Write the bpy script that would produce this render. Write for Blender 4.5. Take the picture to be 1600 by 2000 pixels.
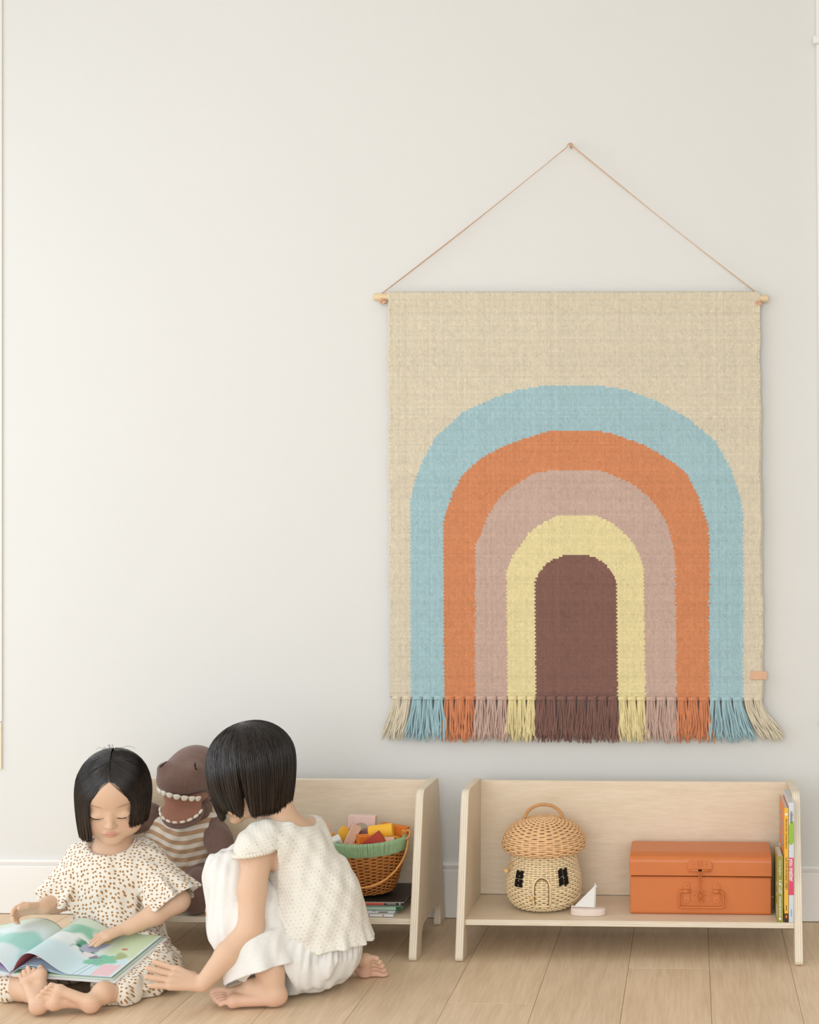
import bpy, bmesh, math, random
import numpy as np
from mathutils import Vector, Matrix

for o in list(bpy.data.objects):
    bpy.data.objects.remove(o, do_unlink=True)
SC = bpy.context.scene
COL = SC.collection
PI = math.pi
random.seed(7)
RNG = np.random.default_rng(7)

# ------------------------------------------------------------------ camera
cam_d = bpy.data.cameras.new('camera')
cam = bpy.data.objects.new('camera', cam_d)
COL.objects.link(cam)
cam_d.sensor_fit = 'VERTICAL'
cam_d.sensor_height = 36.0
cam_d.sensor_width = 36.0
cam_d.lens = 2740.0 / 2000.0 * 36.0
cam_d.shift_x = -443.0 / 2000.0
cam_d.shift_y = 80.0 / 2000.0
cam_d.clip_start = 0.05
cam.location = (0, -3.6, 0.94)
cam.rotation_euler = (PI / 2, 0, math.atan(0.039))
SC.camera = cam

# ------------------------------------------------------------------ sky, daylight, exposure
SC.view_settings.view_transform = 'Standard'
SC.view_settings.look = 'None'
SC.view_settings.gamma = 1.0
SC.view_settings.use_curve_mapping = False
SC.view_settings.exposure = 0.06
wd = bpy.data.worlds.new('sky')
SC.world = wd
wd.use_nodes = True
wd.node_tree.nodes['Background'].inputs[0].default_value = (0.93, 0.97, 1.0, 1)
wd.node_tree.nodes['Background'].inputs[1].default_value = 0.7


def area(name, loc, rot, sx, sy, power, col):
    d = bpy.data.lights.new(name, 'AREA')
    d.shape = 'RECTANGLE'
    d.size, d.size_y = sx, sy
    d.energy = power
    d.color = col
    o = bpy.data.objects.new(name, d)
    o.location = loc
    o.rotation_euler = rot
    COL.objects.link(o)
    return o


# daylight entering by the glazed doors of the left wall and an added front fill from behind the photographer
area('daylight_left', (-2.78, -1.75, 1.2), (0, -PI / 2 + 0.2, 0), 2.2, 2.9, 28, (0.92, 0.96, 1.0))
area('fill_rear', (-0.4, -6.05, 1.32), (PI / 2 - 0.12, 0, 0), 3.8, 2.3, 100, (0.93, 0.965, 1.0))


# ------------------------------------------------------------------ helpers
def srgb(r, g, b, k=1.0):
    def f(c):
        c /= 255.0
        return (c / 12.92 if c <= 0.04045 else ((c + 0.055) / 1.055) ** 2.4)
    return (min(1, f(r) * k), min(1, f(g) * k), min(1, f(b) * k), 1.0)


def mat(name, color, rough=0.6, spec=0.4, noise=0.0, nscale=30.0, bump=0.0, bscale=200.0, sheen=0.0,
        stretch=(1, 1, 1), rnd=0.0, metallic=0.0, coat=0.0, sub=0.0):
    m = bpy.data.materials.new(name)
    m.use_nodes = True
    nt = m.node_tree
    b = nt.nodes['Principled BSDF']
    b.inputs['Base Color'].default_value = color
    b.inputs['Roughness'].default_value = rough
    b.inputs['Specular IOR Level'].default_value = spec
    b.inputs['Metallic'].default_value = metallic
    if coat:
        b.inputs['Coat Weight'].default_value = coat
    if sheen:
        b.inputs['Sheen Weight'].default_value = sheen
        b.inputs['Sheen Roughness'].default_value = 0.5
    if sub:
        b.inputs['Subsurface Weight'].default_value = sub
        b.inputs['Subsurface Radius'].default_value = (0.012, 0.005, 0.003)
        b.inputs['Subsurface Scale'].default_value = 0.6
    if noise or bump or rnd:
        tc = nt.nodes.new('ShaderNodeTexCoord')
        mp = nt.nodes.new('ShaderNodeMapping')
        mp.inputs['Scale'].default_value = stretch
        nt.links.new(tc.outputs['Object'], mp.inputs['Vector'])
    if noise or rnd:
        tx = nt.nodes.new('ShaderNodeTexNoise')
        tx.inputs['Scale'].default_value = nscale
        tx.inputs['Detail'].default_value = 5
        nt.links.new(mp.outputs[0], tx.inputs['Vector'])
        hs = nt.nodes.new('ShaderNodeHueSaturation')
        hs.inputs['Color'].default_value = color
        mr = nt.nodes.new('ShaderNodeMapRange')
        mr.inputs['From Min'].default_value = 0.25
        mr.inputs['From Max'].default_value = 0.75
        mr.inputs['To Min'].default_value = 1 - noise
        mr.inputs['To Max'].default_value = 1 + noise
        nt.links.new(tx.outputs['Fac'], mr.inputs['Value'])
        src = mr.outputs[0]
        if rnd:
            oi = nt.nodes.new('ShaderNodeObjectInfo')
            m2 = nt.nodes.new('ShaderNodeMapRange')
            m2.inputs['To Min'].default_value = 1 - rnd
            m2.inputs['To Max'].default_value = 1 + rnd
            nt.links.new(oi.outputs['Random'], m2.inputs['Value'])
            mu = nt.nodes.new('ShaderNodeMath')
            mu.operation = 'MULTIPLY'
            nt.links.new(src, mu.inputs[0])
            nt.links.new(m2.outputs[0], mu.inputs[1])
            src = mu.outputs[0]
        nt.links.new(src, hs.inputs['Value'])
        nt.links.new(hs.outputs[0], b.inputs['Base Color'])
    if bump:
        t2 = nt.nodes.new('ShaderNodeTexNoise')
        t2.inputs['Scale'].default_value = bscale
        t2.inputs['Detail'].default_value = 3
        nt.links.new(mp.outputs[0], t2.inputs['Vector'])
        bp = nt.nodes.new('ShaderNodeBump')
        bp.inputs['Strength'].default_value = bump
        bp.inputs['Distance'].default_value = 0.002
        nt.links.new(t2.outputs['Fac'], bp.inputs['Height'])
        nt.links.new(bp.outputs[0], b.inputs['Normal'])
    return m


def attr_mat(name, attr='Col', rough=0.7, spec=0.3, sheen=0.0, bump=0.0, bscale=300, sub=0.0):
    """material whose colour is the object's own colour attribute"""
    m = mat(name, (1, 1, 1, 1), rough, spec, bump=bump, bscale=bscale, sheen=sheen, sub=sub)
    nt = m.node_tree
    a = nt.nodes.new('ShaderNodeVertexColor')
    a.layer_name = attr
    nt.links.new(a.outputs['Color'], nt.nodes['Principled BSDF'].inputs['Base Color'])
    return m


def thing(name, label, cat, loc=(0, 0, 0), rot=(0, 0, 0), group=None):
    o = bpy.data.objects.new(name, None)
    o.empty_display_size = 0.05
    COL.objects.link(o)
    o.location = loc
    o.rotation_euler = rot
    tag(o, label, cat, group)
    return o


def tag(o, label=None, cat=None, group=None, kind=None):
    if label: o['label'] = label
    if cat: o['category'] = cat
    if group: o['group'] = group
    if kind: o['kind'] = kind
    return o


def mesh_obj(name, verts, faces, mats, parent=None, smooth=False, midx=None, world=False, loc=None, rot=None):
    """verts are in the parent's frame (or in world space with world=True and an unrotated parent)"""
    v = np.asarray(verts, dtype=float).reshape(-1, 3)
    if world and parent is not None:
        p_ = parent
        while p_ is not None:
            v = v - np.array(p_.location)
            p_ = p_.parent
    me = bpy.data.meshes.new(name)
    if isinstance(faces, np.ndarray):
        nf, k = faces.shape
        me.vertices.add(len(v))
        me.vertices.foreach_set('co', v.astype(np.float32).ravel())
        me.loops.add(nf * k)
        me.loops.foreach_set('vertex_index', faces.astype(np.int32).ravel())
        me.polygons.add(nf)
        me.polygons.foreach_set('loop_start', np.arange(0, nf * k, k, dtype=np.int32))
        me.polygons.foreach_set('loop_total', np.full(nf, k, dtype=np.int32))
        me.update(calc_edges=True)
    else:
        me.from_pydata([tuple(p) for p in v], [], faces)
    if not isinstance(mats, (list, tuple)):
        mats = [mats]
    for m in mats:
        me.materials.append(m)
    if midx is not None:
        me.polygons.foreach_set('material_index', np.asarray(midx, dtype=np.int32))
    if smooth:
        me.polygons.foreach_set('use_smooth', np.ones(len(me.polygons), dtype=bool))
    me.update()
    me.validate()
    o = bpy.data.objects.new(name, me)
    COL.objects.link(o)
    if parent is not None:
        o.parent = parent
    if loc is not None: o.location = loc
    if rot is not None: o.rotation_euler = rot
    return o


def set_col(o, cols, name='Col'):
    """per-vertex colours (linear)"""
    me = o.data
    ca = me.color_attributes.new(name, 'FLOAT_COLOR', 'POINT')
    c = np.ones((len(me.vertices), 4), dtype=np.float32)
    c[:, :3] = np.asarray(cols)[:, :3]
    ca.data.foreach_set('color', c.ravel())


class MB:
    """mesh collector"""
    def __init__(s):
        s.v, s.f, s.m = [], [], []
        s.mi = 0

    def add(s, v, f):
        n = len(s.v)
        s.v.extend([tuple(map(float, p)) for p in v])
        s.f.extend([tuple(int(i) + n for i in q) for q in f])
        s.m.extend([s.mi] * len(f))
        return s

    def box(s, lo, hi, bev=0.0, seg=2):
        bm = bmesh.new()
        bmesh.ops.create_cube(bm, size=1.0)
        for v in bm.verts:
            v.co = Vector([lo[i] + (v.co[i] + .5) * (hi[i] - lo[i]) for i in range(3)])
        if bev > 0:
            bmesh.ops.bevel(bm, geom=bm.edges[:], offset=bev, segments=seg, affect='EDGES', profile=0.5)
        return s.from_bm(bm)

    def from_bm(s, bm, M=None):
        bm.verts.index_update()
        vs = [(M @ v.co if M is not None else v.co) for v in bm.verts]
        s.add(vs, [[v.index for v in f.verts] for f in bm.faces])
        bm.free()
        return s

    def prism(s, poly, axis, a, b, bev=0.0, seg=2):
        """poly in the two other axes (cyclic order), extruded along axis from a to b"""
        bm = bmesh.new()
        ax = 'xyz'.index(axis)
        oth = [i for i in range(3) if i != ax]
        rings = []
        for t in (a, b):
            r = []
            for p in poly:
                c = [0, 0, 0]
                c[ax] = t
                c[oth[0]], c[oth[1]] = p
                r.append(bm.verts.new(c))
            rings.append(r)
        n = len(poly)
        bm.faces.new(rings[0])
        bm.faces.new(rings[1][::-1])
        for i in range(n):
            j = (i + 1) % n
            bm.faces.new((rings[0][j], rings[0][i], rings[1][i], rings[1][j]))
        bmesh.ops.recalc_face_normals(bm, faces=bm.faces[:])
        if bev > 0:
            ed = [e for e in bm.edges if len(e.link_faces) == 2 and e.calc_face_angle(0) > 0.9]
            bmesh.ops.bevel(bm, geom=ed, offset=bev, segments=seg, affect='EDGES', profile=0.5)
        return s.from_bm(bm)

    def tube(s, pts, r, sides=8, closed=False, flat=1.0, up=None, caps=True):
        v, f = tube(pts, r, sides, closed, flat, up, caps)
        return s.add(v, f)

    def lathe(s, prof, n=32, c=(0, 0, 0), cap=False):
        """prof: list of (r, z)"""
        vs, fs = [], []
        for (r, z) in prof:
            for i in range(n):
                a = 2 * PI * i / n
                vs.append((c[0] + r * math.cos(a), c[1] + r * math.sin(a), c[2] + z))
        for k in range(len(prof) - 1):
            for i in range(n):
                j = (i + 1) % n
                fs.append((k * n + i, k * n + j, (k + 1) * n + j, (k + 1) * n + i))
        if cap:
            fs.append(tuple(range(n))[::-1])
            fs.append(tuple((len(prof) - 1) * n + i for i in range(n)))
        return s.add(vs, fs)

    def build(s, name, mats, parent=None, smooth=False, world=False, loc=None, rot=None):
        return mesh_obj(name, s.v, s.f, mats, parent, smooth, s.m, world, loc, rot)


def tube(pts, r, sides=8, closed=False, flat=1.0, up=None, caps=True):
    P = np.asarray(pts, dtype=float)
    n = len(P)
    R = np.full(n, r) if np.isscalar(r) else np.asarray(r, dtype=float)
    if closed:
        T = np.roll(P, -1, 0) - np.roll(P, 1, 0)
    else:
        T = np.gradient(P, axis=0)
    T /= np.linalg.norm(T, axis=1)[:, None] + 1e-12
    N = np.zeros_like(P)
    if up is not None:
        U = np.broadcast_to(np.asarray(up, dtype=float), P.shape)
        N = U - (U * T).sum(1)[:, None] * T
        N /= np.linalg.norm(N, axis=1)[:, None] + 1e-12
    else:
        a = np.array([0, 0, 1.0]) if abs(T[0][2]) < 0.9 else np.array([1.0, 0, 0])
        x = a - a.dot(T[0]) * T[0]
        x /= np.linalg.norm(x)
        for i in range(n):
            x = x - x.dot(T[i]) * T[i]
            x /= np.linalg.norm(x) + 1e-12
            N[i] = x
    B = np.cross(T, N)
    ang = np.arange(sides) * 2 * PI / sides
    V = (P[:, None, :] + R[:, None, None] * (np.cos(ang)[None, :, None] * N[:, None, :] * flat
         + np.sin(ang)[None, :, None] * B[:, None, :])).reshape(-1, 3)
    F = []
    for i in range(n if closed else n - 1):
        i2 = (i + 1) % n
        for k in range(sides):
            k2 = (k + 1) % sides
            F.append((i * sides + k, i * sides + k2, i2 * sides + k2, i2 * sides + k))
    if caps and not closed:
        F.append(tuple(range(sides))[::-1])
        F.append(tuple((n - 1) * sides + k for k in range(sides)))
    return V, F


def smooth_path(pts, n):
    """Catmull-Rom through pts"""
    P = np.asarray(pts, dtype=float)
    P = np.vstack([2 * P[0] - P[1], P, 2 * P[-1] - P[-2]])
    out = []
    m = len(P) - 3
    for t in np.linspace(0, m - 1e-9, n):
        i = int(t)
        u = t - i
        p0, p1, p2, p3 = P[i], P[i + 1], P[i + 2], P[i + 3]
        out.append(0.5 * (2 * p1 + (p2 - p0) * u + (2 * p0 - 5 * p1 + 4 * p2 - p3) * u * u
                          + (3 * p1 - p0 - 3 * p2 + p3) * u ** 3))
    return np.array(out)


def text_obj(s, size, material, parent, loc, rot, name='lettering', sx=1.0, ext=0.0002, font_align='LEFT', bold=0.0):
    cu = bpy.data.curves.new(name, 'FONT')
    cu.body = s
    cu.size = size
    cu.align_x = font_align
    cu.align_y = 'CENTER'
    cu.extrude = ext
    cu.offset = bold
    t = bpy.data.objects.new(name, cu)
    COL.objects.link(t)
    dg = bpy.context.evaluated_depsgraph_get()
    me = bpy.data.meshes.new_from_object(t.evaluated_get(dg))
    bpy.data.objects.remove(t, do_unlink=True)
    me.materials.clear()
    me.materials.append(material)
    for v in me.vertices:
        v.co.x *= sx
    o = bpy.data.objects.new(name, me)
    COL.objects.link(o)
    o.parent = parent
    o.location = loc
    o.rotation_euler = rot
    return o
# ------------------------------------------------------------------ materials of the setting
M_wall = mat('wall_paint', (0.755, 0.757, 0.738, 1), 0.85, 0.2, noise=0.006, nscale=3, bump=0.06, bscale=90)
M_trim = mat('white_trim_paint', (0.87, 0.86, 0.84, 1), 0.45, 0.4, noise=0.005, nscale=5)
M_trim2 = mat('cream_trim_paint', (0.80, 0.79, 0.74, 1), 0.5, 0.4, noise=0.01, nscale=5)
M_ochre = mat('pale_ochre', (0.82, 0.75, 0.58, 1), 0.6, 0.3, noise=0.02, nscale=8)
M_ceil = mat('ceiling_paint', (0.85, 0.84, 0.82, 1), 0.9, 0.1, noise=0.005, nscale=3)


def plank_material():
    m = bpy.data.materials.new('oak_plank')
    m.use_nodes = True
    nt = m.node_tree
    L = nt.links.new
    b = nt.nodes['Principled BSDF']
    b.inputs['Roughness'].default_value = 0.5
    b.inputs['Specular IOR Level'].default_value = 0.35
    tc = nt.nodes.new('ShaderNodeTexCoord')
    oi = nt.nodes.new('ShaderNodeObjectInfo')
    mul = nt.nodes.new('ShaderNodeVectorMath'); mul.operation = 'SCALE'
    comb = nt.nodes.new('ShaderNodeCombineXYZ')
    L(oi.outputs['Random'], comb.inputs[0]); L(oi.outputs['Random'], comb.inputs[1]); L(oi.outputs['Random'], comb.inputs[2])
    mul.inputs['Scale'].default_value = 37.0
    L(comb.outputs[0], mul.inputs[0])
    add = nt.nodes.new('ShaderNodeVectorMath'); add.operation = 'ADD'
    L(tc.outputs['Object'], add.inputs[0]); L(mul.outputs[0], add.inputs[1])
    mp = nt.nodes.new('ShaderNodeMapping'); mp.inputs['Scale'].default_value = (1.0, 0.13, 1.0)
    L(add.outputs[0], mp.inputs[0])
    # broad cathedral figure: bands of a warped distance field
    n1 = nt.nodes.new('ShaderNodeTexNoise'); n1.inputs['Scale'].default_value = 7; n1.inputs['Detail'].default_value = 2
    L(mp.outputs[0], n1.inputs['Vector'])
    w = nt.nodes.new('ShaderNodeMath'); w.operation = 'MULTIPLY'; w.inputs[1].default_value = 42
    L(n1.outputs['Fac'], w.inputs[0])
    sn = nt.nodes.new('ShaderNodeMath'); sn.operation = 'SINE'; L(w.outputs[0], sn.inputs[0])
    n2 = nt.nodes.new('ShaderNodeTexNoise'); n2.inputs['Scale'].default_value = 190; n2.inputs['Detail'].default_value = 4
    mp2 = nt.nodes.new('ShaderNodeMapping'); mp2.inputs['Scale'].default_value = (1.0, 0.06, 1.0)
    L(add.outputs[0], mp2.inputs[0]); L(mp2.outputs[0], n2.inputs['Vector'])
    mix = nt.nodes.new('ShaderNodeMath'); mix.operation = 'MULTIPLY_ADD'
    mix.inputs[1].default_value = 0.10; L(sn.outputs[0], mix.inputs[0]); L(n2.outputs['Fac'], mix.inputs[2])
    cr = nt.nodes.new('ShaderNodeValToRGB')
    cr.color_ramp.elements[0].position = 0.22; cr.color_ramp.elements[0].color = (0.69, 0.52, 0.345, 1)
    cr.color_ramp.elements[1].position = 0.72; cr.color_ramp.elements[1].color = (0.82, 0.645, 0.455, 1)
    L(mix.outputs[0], cr.inputs[0])
    hs = nt.nodes.new('ShaderNodeHueSaturation')
    mr = nt.nodes.new('ShaderNodeMapRange'); mr.inputs['To Min'].default_value = 0.93; mr.inputs['To Max'].default_value = 1.06
    L(oi.outputs['Random'], mr.inputs['Value']); L(mr.outputs[0], hs.inputs['Value']); L(cr.outputs[0], hs.inputs['Color'])
    L(hs.outputs[0], b.inputs['Base Color'])
    bp = nt.nodes.new('ShaderNodeBump'); bp.inputs['Strength'].default_value = 0.12; bp.inputs['Distance'].default_value = 0.001
    L(n2.outputs['Fac'], bp.inputs['Height']); L(bp.outputs[0], b.inputs['Normal'])
    return m


M_plank = plank_material()
M_subfloor = mat('dark_subfloor', (0.22, 0.14, 0.08, 1), 0.9, 0.1, noise=0.1, nscale=6)

XL, XR, YR, ZC = -2.8, 2.2, -6.1, 2.72


def struct(mb, name, m, parent=None):
    o = mb.build(name, m, parent)
    if parent is None:
        o['kind'] = 'structure'
    return o


# walls, ceiling, floor slab
struct(MB().box((XL - .15, 0, -0.05), (XR + .15, 0.15, ZC + .1)), 'wall_back', M_wall)
wl = MB()
wl.box((XL - .15, YR, 0), (XL, -3.3, ZC)).box((XL - .15, -0.25, 0), (XL, 0, ZC)).box((XL - .15, -3.3, 2.32), (XL, -0.25, ZC))
struct(wl, 'wall_left', M_wall)
struct(MB().box((XR, YR, 0), (XR + .15, 0, ZC)), 'wall_right', M_wall)
wr = MB()
wr.box((XL - .15, YR - .15, 0), (-2.4, YR, ZC)).box((1.6, YR - .15, 0), (XR + .15, YR, ZC))
wr.box((-2.4, YR - .15, 2.6), (1.6, YR, ZC)).box((-2.4, YR - .15, 0), (1.6, YR, 0.25))
struct(wr, 'wall_rear', M_wall)
struct(MB().box((XL - .15, YR - .15, ZC), (XR + .15, 0, ZC + .1)), 'ceiling', M_ceil)
floor = struct(MB().box((XL - .15, YR - .15, -0.05), (XR + .15, 0, -0.014)), 'floor', M_subfloor)

# oak planks, each one a piece of the floor
PW = 0.184
seams = [0.226 + PW * k for k in range(-17, 11)]
joint = {-0.51: [-0.686, -2.3, -3.9], -0.142: [-0.424, -1.9, -3.6], 0.226: [-0.352, -2.1, -3.8],
         -0.326: [-1.5, -3.0], 0.042: [-1.3, -2.9], -0.694: [-1.24, -2.9]}
for x0 in seams:
    xa, xb = max(x0, XL), min(x0 + PW, XR)
    if xb - xa < 0.02: continue
    key = [k for k in joint if abs(k - x0) < 0.01]
    if key: ys = list(joint[key[0]])
    else:
        y = -random.uniform(0.15, 1.5)
        ys = []
        while y > YR + .2:
            ys.append(y)
            y -= random.uniform(1.2, 1.9)
    ys = [0.0] + ys + [YR]
    for ya, yb in zip(ys[:-1], ys[1:]):
        hw, hl = (xb - xa) / 2 - 0.00035, (ya - yb) / 2 - 0.00035
        mb = MB().box((-hw, -hl, -0.014), (hw, hl, 0.0), 0.0006, 1)
        mb.build('plank', M_plank, floor, loc=((xa + xb) / 2, (ya + yb) / 2, random.uniform(-.0003, 0)))

# skirting board with a grooved cap
prof = [(0, 0.002), (-.014, 0.002), (-.014, .123), (-.0125, .1255), (-.0075, .1262), (-.0075, .1305), (-.0125, .1315),
        (-.0135, .1365), (-.0105, .1415), (0, .1425)]
struct(MB().prism(prof, 'x', XL, XR), 'baseboard_back', M_trim)

# white casing at the right, slightly out of plumb, with two catch blocks
tr = struct(MB().box((0, -.022, -1.2), (.10, 0, 1.2), 0.003), 'trim_1', M_trim)
tr.location = (0.3235, 0, 1.5)
tr.rotation_euler = (0, -0.0066, 0)
for zz, xx in ((0.74, -0.0085), (-0.99, -0.0045)):
    MB().box((xx, -.036, zz - .009), (.02, -.021, zz + .009), 0.003).build('catch_block', M_trim, tr)
# cream casing at the left edge, a pale ochre block below it
t2 = struct(MB().box((-1.93, -.005, 0.50), (-1.798, 0, 2.6), 0.001), 'trim_2', M_trim2)
MB().box((-1.93, -.006, 0.375), (-1.799, 0, 0.498), 0.001).build('lower_block', M_ochre, t2)

# ------------------------------------------------------------------ birch plywood bench shelves
def birch_material(name, rot):
    m = bpy.data.materials.new(name)
    m.use_nodes = True
    nt = m.node_tree; L = nt.links.new
    b = nt.nodes['Principled BSDF']
    b.inputs['Roughness'].default_value = 0.42
    b.inputs['Specular IOR Level'].default_value = 0.4
    tc = nt.nodes.new('ShaderNodeTexCoord')
    mp = nt.nodes.new('ShaderNodeMapping'); mp.inputs['Scale'].default_value = rot
    L(tc.outputs['Object'], mp.inputs[0])
    n1 = nt.nodes.new('ShaderNodeTexNoise'); n1.inputs['Scale'].default_value = 3.2; n1.inputs['Detail'].default_value = 2
    n1.inputs['Distortion'].default_value = 0.6
    L(mp.outputs[0], n1.inputs['Vector'])
    w = nt.nodes.new('ShaderNodeMath'); w.operation = 'MULTIPLY'; w.inputs[1].default_value = 26
    L(n1.outputs['Fac'], w.inputs[0])
    sn = nt.nodes.new('ShaderNodeMath'); sn.operation = 'SINE'; L(w.outputs[0], sn.inputs[0])
    n2 = nt.nodes.new('ShaderNodeTexNoise'); n2.inputs['Scale'].default_value = 60; n2.inputs['Detail'].default_value = 4
    L(mp.outputs[0], n2.inputs['Vector'])
    mx = nt.nodes.new('ShaderNodeMath'); mx.operation = 'MULTIPLY_ADD'; mx.inputs[1].default_value = 0.10
    L(sn.outputs[0], mx.inputs[0]); L(n2.outputs['Fac'], mx.inputs[2])
    cr = nt.nodes.new('ShaderNodeValToRGB')
    cr.color_ramp.elements[0].position = 0.2; cr.color_ramp.elements[0].color = (0.76, 0.62, 0.45, 1)
    cr.color_ramp.elements[1].position = 0.75; cr.color_ramp.elements[1].color = (0.84, 0.72, 0.56, 1)
    L(mx.outputs[0], cr.inputs[0]); L(cr.outputs[0], b.inputs['Base Color'])
    return m


def ply_edge_material(name, axis, thick, n=7):
    """glued layers along one object axis"""
    m = bpy.data.materials.new(name)
    m.use_nodes = True
    nt = m.node_tree; L = nt.links.new
    b = nt.nodes['Principled BSDF']
    b.inputs['Roughness'].default_value = 0.55
    tc = nt.nodes.new('ShaderNodeTexCoord')
    sx = nt.nodes.new('ShaderNodeSeparateXYZ'); L(tc.outputs['Object'], sx.inputs[0])
    w = nt.nodes.new('ShaderNodeMath'); w.operation = 'MULTIPLY'; w.inputs[1].default_value = 2 * PI * (n / 2) / thick
    L(sx.outputs[axis], w.inputs[0])
    sn = nt.nodes.new('ShaderNodeMath'); sn.operation = 'SINE'; L(w.outputs[0], sn.inputs[0])
    n2 = nt.nodes.new('ShaderNodeTexNoise'); n2.inputs['Scale'].default_value = 40
    mp = nt.nodes.new('ShaderNodeMapping'); s = [0.4, 0.4, 0.4]; s[axis] = 8; mp.inputs['Scale'].default_value = s
    L(tc.outputs['Object'], mp.inputs[0]); L(mp.outputs[0], n2.inputs['Vector'])
    ad = nt.nodes.new('ShaderNodeMath'); ad.operation = 'MULTIPLY_ADD'; ad.inputs[1].default_value = 0.25
    L(sn.outputs[0], ad.inputs[0]); L(n2.outputs['Fac'], ad.inputs[2])
    cr = nt.nodes.new('ShaderNodeValToRGB')
    cr.color_ramp.elements[0].position = 0.1; cr.color_ramp.elements[0].color = (0.70, 0.58, 0.43, 1)
    cr.color_ramp.elements[1].position = 0.6; cr.color_ramp.elements[1].color = (0.86, 0.78, 0.64, 1)
    L(ad.outputs[0], cr.inputs[0]); L(cr.outputs[0], b.inputs['Base Color'])
    return m


M_birch = birch_material('birch_face', (0.5, 3, 4))
M_birch_v = birch_material('birch_face_upright', (3, 4, 0.6))
M_edge_x = ply_edge_material('ply_edge_upright', 0, 0.018)
M_edge_z = ply_edge_material('ply_edge_board', 2, 0.013, 5)
M_edge_y = ply_edge_material('ply_edge_back', 1, 0.018)


def arc(c, r, a0, a1, n=6):
    return [(c[0] + r * math.cos(math.radians(a0 + (a1 - a0) * i / n)), c[1] + r * math.sin(math.radians(a0 + (a1 - a0) * i / n)))
            for i in range(n + 1)]


def side_profile():
    p = []
    p += arc((-.388, .010), .010, 180, 270, 4)          # front toe
    p += arc((-.343, .008), .008, 270, 360, 3)
    p += arc((-.295, .027), .038, 180, 90, 6)           # arch
    p += arc((-.120, .027), .038, 90, 0, 6)
    p += arc((-.075, .008), .008, 180, 270, 3)
    p += arc((-.027, .010), .010, 270, 355, 4)          # back toe
    p += arc((-.128, .358), .022, 16, 90, 6)            # back top
    p += arc((-.287, .352), .028, 90, 169, 8)           # front top
    return p


def bench(xi0, xi1, label):
    b = thing('bench_shelf', label, 'shelf', ((xi0 + xi1) / 2, -.2, 0))
    hw = (xi1 - xi0) / 2
    T = .018
    for sgn in (-1, 1):
        mb = MB().prism([(y + .2, z) for (y, z) in side_profile()], 'x', -T / 2, T / 2, 0.0012, 1)
        # edge faces (normal not along x) get the layered edge
        o = mb.build('side_panel', [M_birch_v, M_edge_x], b, loc=(sgn * (hw + T / 2), 0, 0))
        for p in o.data.polygons:
            if abs(p.normal.x) < 0.9: p.material_index = 1
    o = MB().box((-hw, -.165, -.0065), (hw, .075, .0065), 0.0008, 1).build('shelf_board', [M_birch, M_edge_z], b, loc=(0, 0, .0835))
    for p in o.data.polygons:
        if abs(p.normal.z) < 0.9: p.material_index = 1
    o = MB().box((-hw, -.009, -.141), (hw, .009, .141), 0.0008, 1).build('back_panel', [M_birch, M_edge_y], b, loc=(0, .084, .2325))
    for p in o.data.polygons:
        if abs(p.normal.y) < 0.9: p.material_index = 1
    return b


bench(-0.5235, 0.237, 'birch plywood bench shelf holding the orange trunk and mushroom basket')
bench(-1.4095, -0.649, 'birch plywood bench shelf holding the plush dinosaur and green-rimmed basket')
# ------------------------------------------------------------------ woven rainbow wall hanging
TAP = thing('wall_hanging', 'woven rainbow wall hanging with tasselled fringe on a wooden rod', 'wall hanging', (-0.3, -0.02, 0.569))
TS = 0.001313


def tap_xyz(u, v, y=0.0):
    """own frame of the cloth: u across (0..722), v down from the rod (0..792); returns the frame of TAP"""
    fu, fv = u / 722.0, v / 792.0
    x = -0.776 + 0.0066 * fv * (1 - fu) + fu * (0.948) + 0.0104 * fv * fu + 0.3
    z = 1.611 - 0.006 * fu * (1 - fv) - fv * 1.0415 - 0.569
    return x, y, z


bands = [  # outlines of the arches in the frame of the cloth
    ('blue', [(40, 792), (40, 408), (53, 360), (65, 330), (90, 285), (145, 235), (200, 210), (250, 192), (315, 182), (405, 182),
              (465, 192), (520, 212), (580, 245), (635, 290), (665, 345), (684, 405), (688, 440), (685, 792)]),
    ('orange', [(104, 792), (105, 455), (110, 430), (125, 390), (145, 355), (180, 325), (220, 303), (260, 288), (315, 271), (400, 270),
                (440, 278), (500, 300), (550, 330), (580, 355), (602, 400), (618, 450), (622, 475), (619, 792)]),
    ('mauve', [(165, 792), (167, 495), (180, 470), (190, 440), (205, 415), (225, 392), (250, 375), (280, 355), (320, 348), (405, 348),
               (430, 355), (475, 375), (505, 400), (525, 425), (540, 450), (550, 485), (556, 525), (556, 792)]),
    ('yellow', [(228, 792), (228, 545), (240, 515), (255, 495), (275, 468), (300, 450), (330, 436), (400, 436), (430, 448), (455, 468),
                (475, 490), (487, 515), (495, 540), (496, 792)]),
    ('brown', [(283, 792), (283, 567), (290, 550), (302, 533), (320, 522), (345, 513), (385, 513), (405, 520), (422, 532), (435, 550),
               (442, 570), (442, 792)])]
TC = {'cream': srgb(216, 206, 184, 1.10), 'blue': srgb(163, 193, 200, 1.12), 'orange': srgb(208, 138, 98, 1.12),
      'mauve': srgb(197, 170, 157, 1.12), 'yellow': srgb(226, 213, 163, 1.12), 'brown': srgb(132, 98, 89, 1.1)}


def in_poly(px, py, poly):
    r = np.zeros(px.shape, bool)
    n = len(poly)
    for i in range(n):
        x1, y1 = poly[i]
        x2, y2 = poly[(i + 1) % n]
        c = ((y1 > py) != (y2 > py)) & (px < (x2 - x1) * (py - y1) / (y2 - y1 + 1e-9) + x1)
        r ^= c
    return r


def weave_mat():
    return attr_mat('woven_wool', rough=0.95, spec=0.1, sheen=0.15, bump=0.5, bscale=900)


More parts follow.
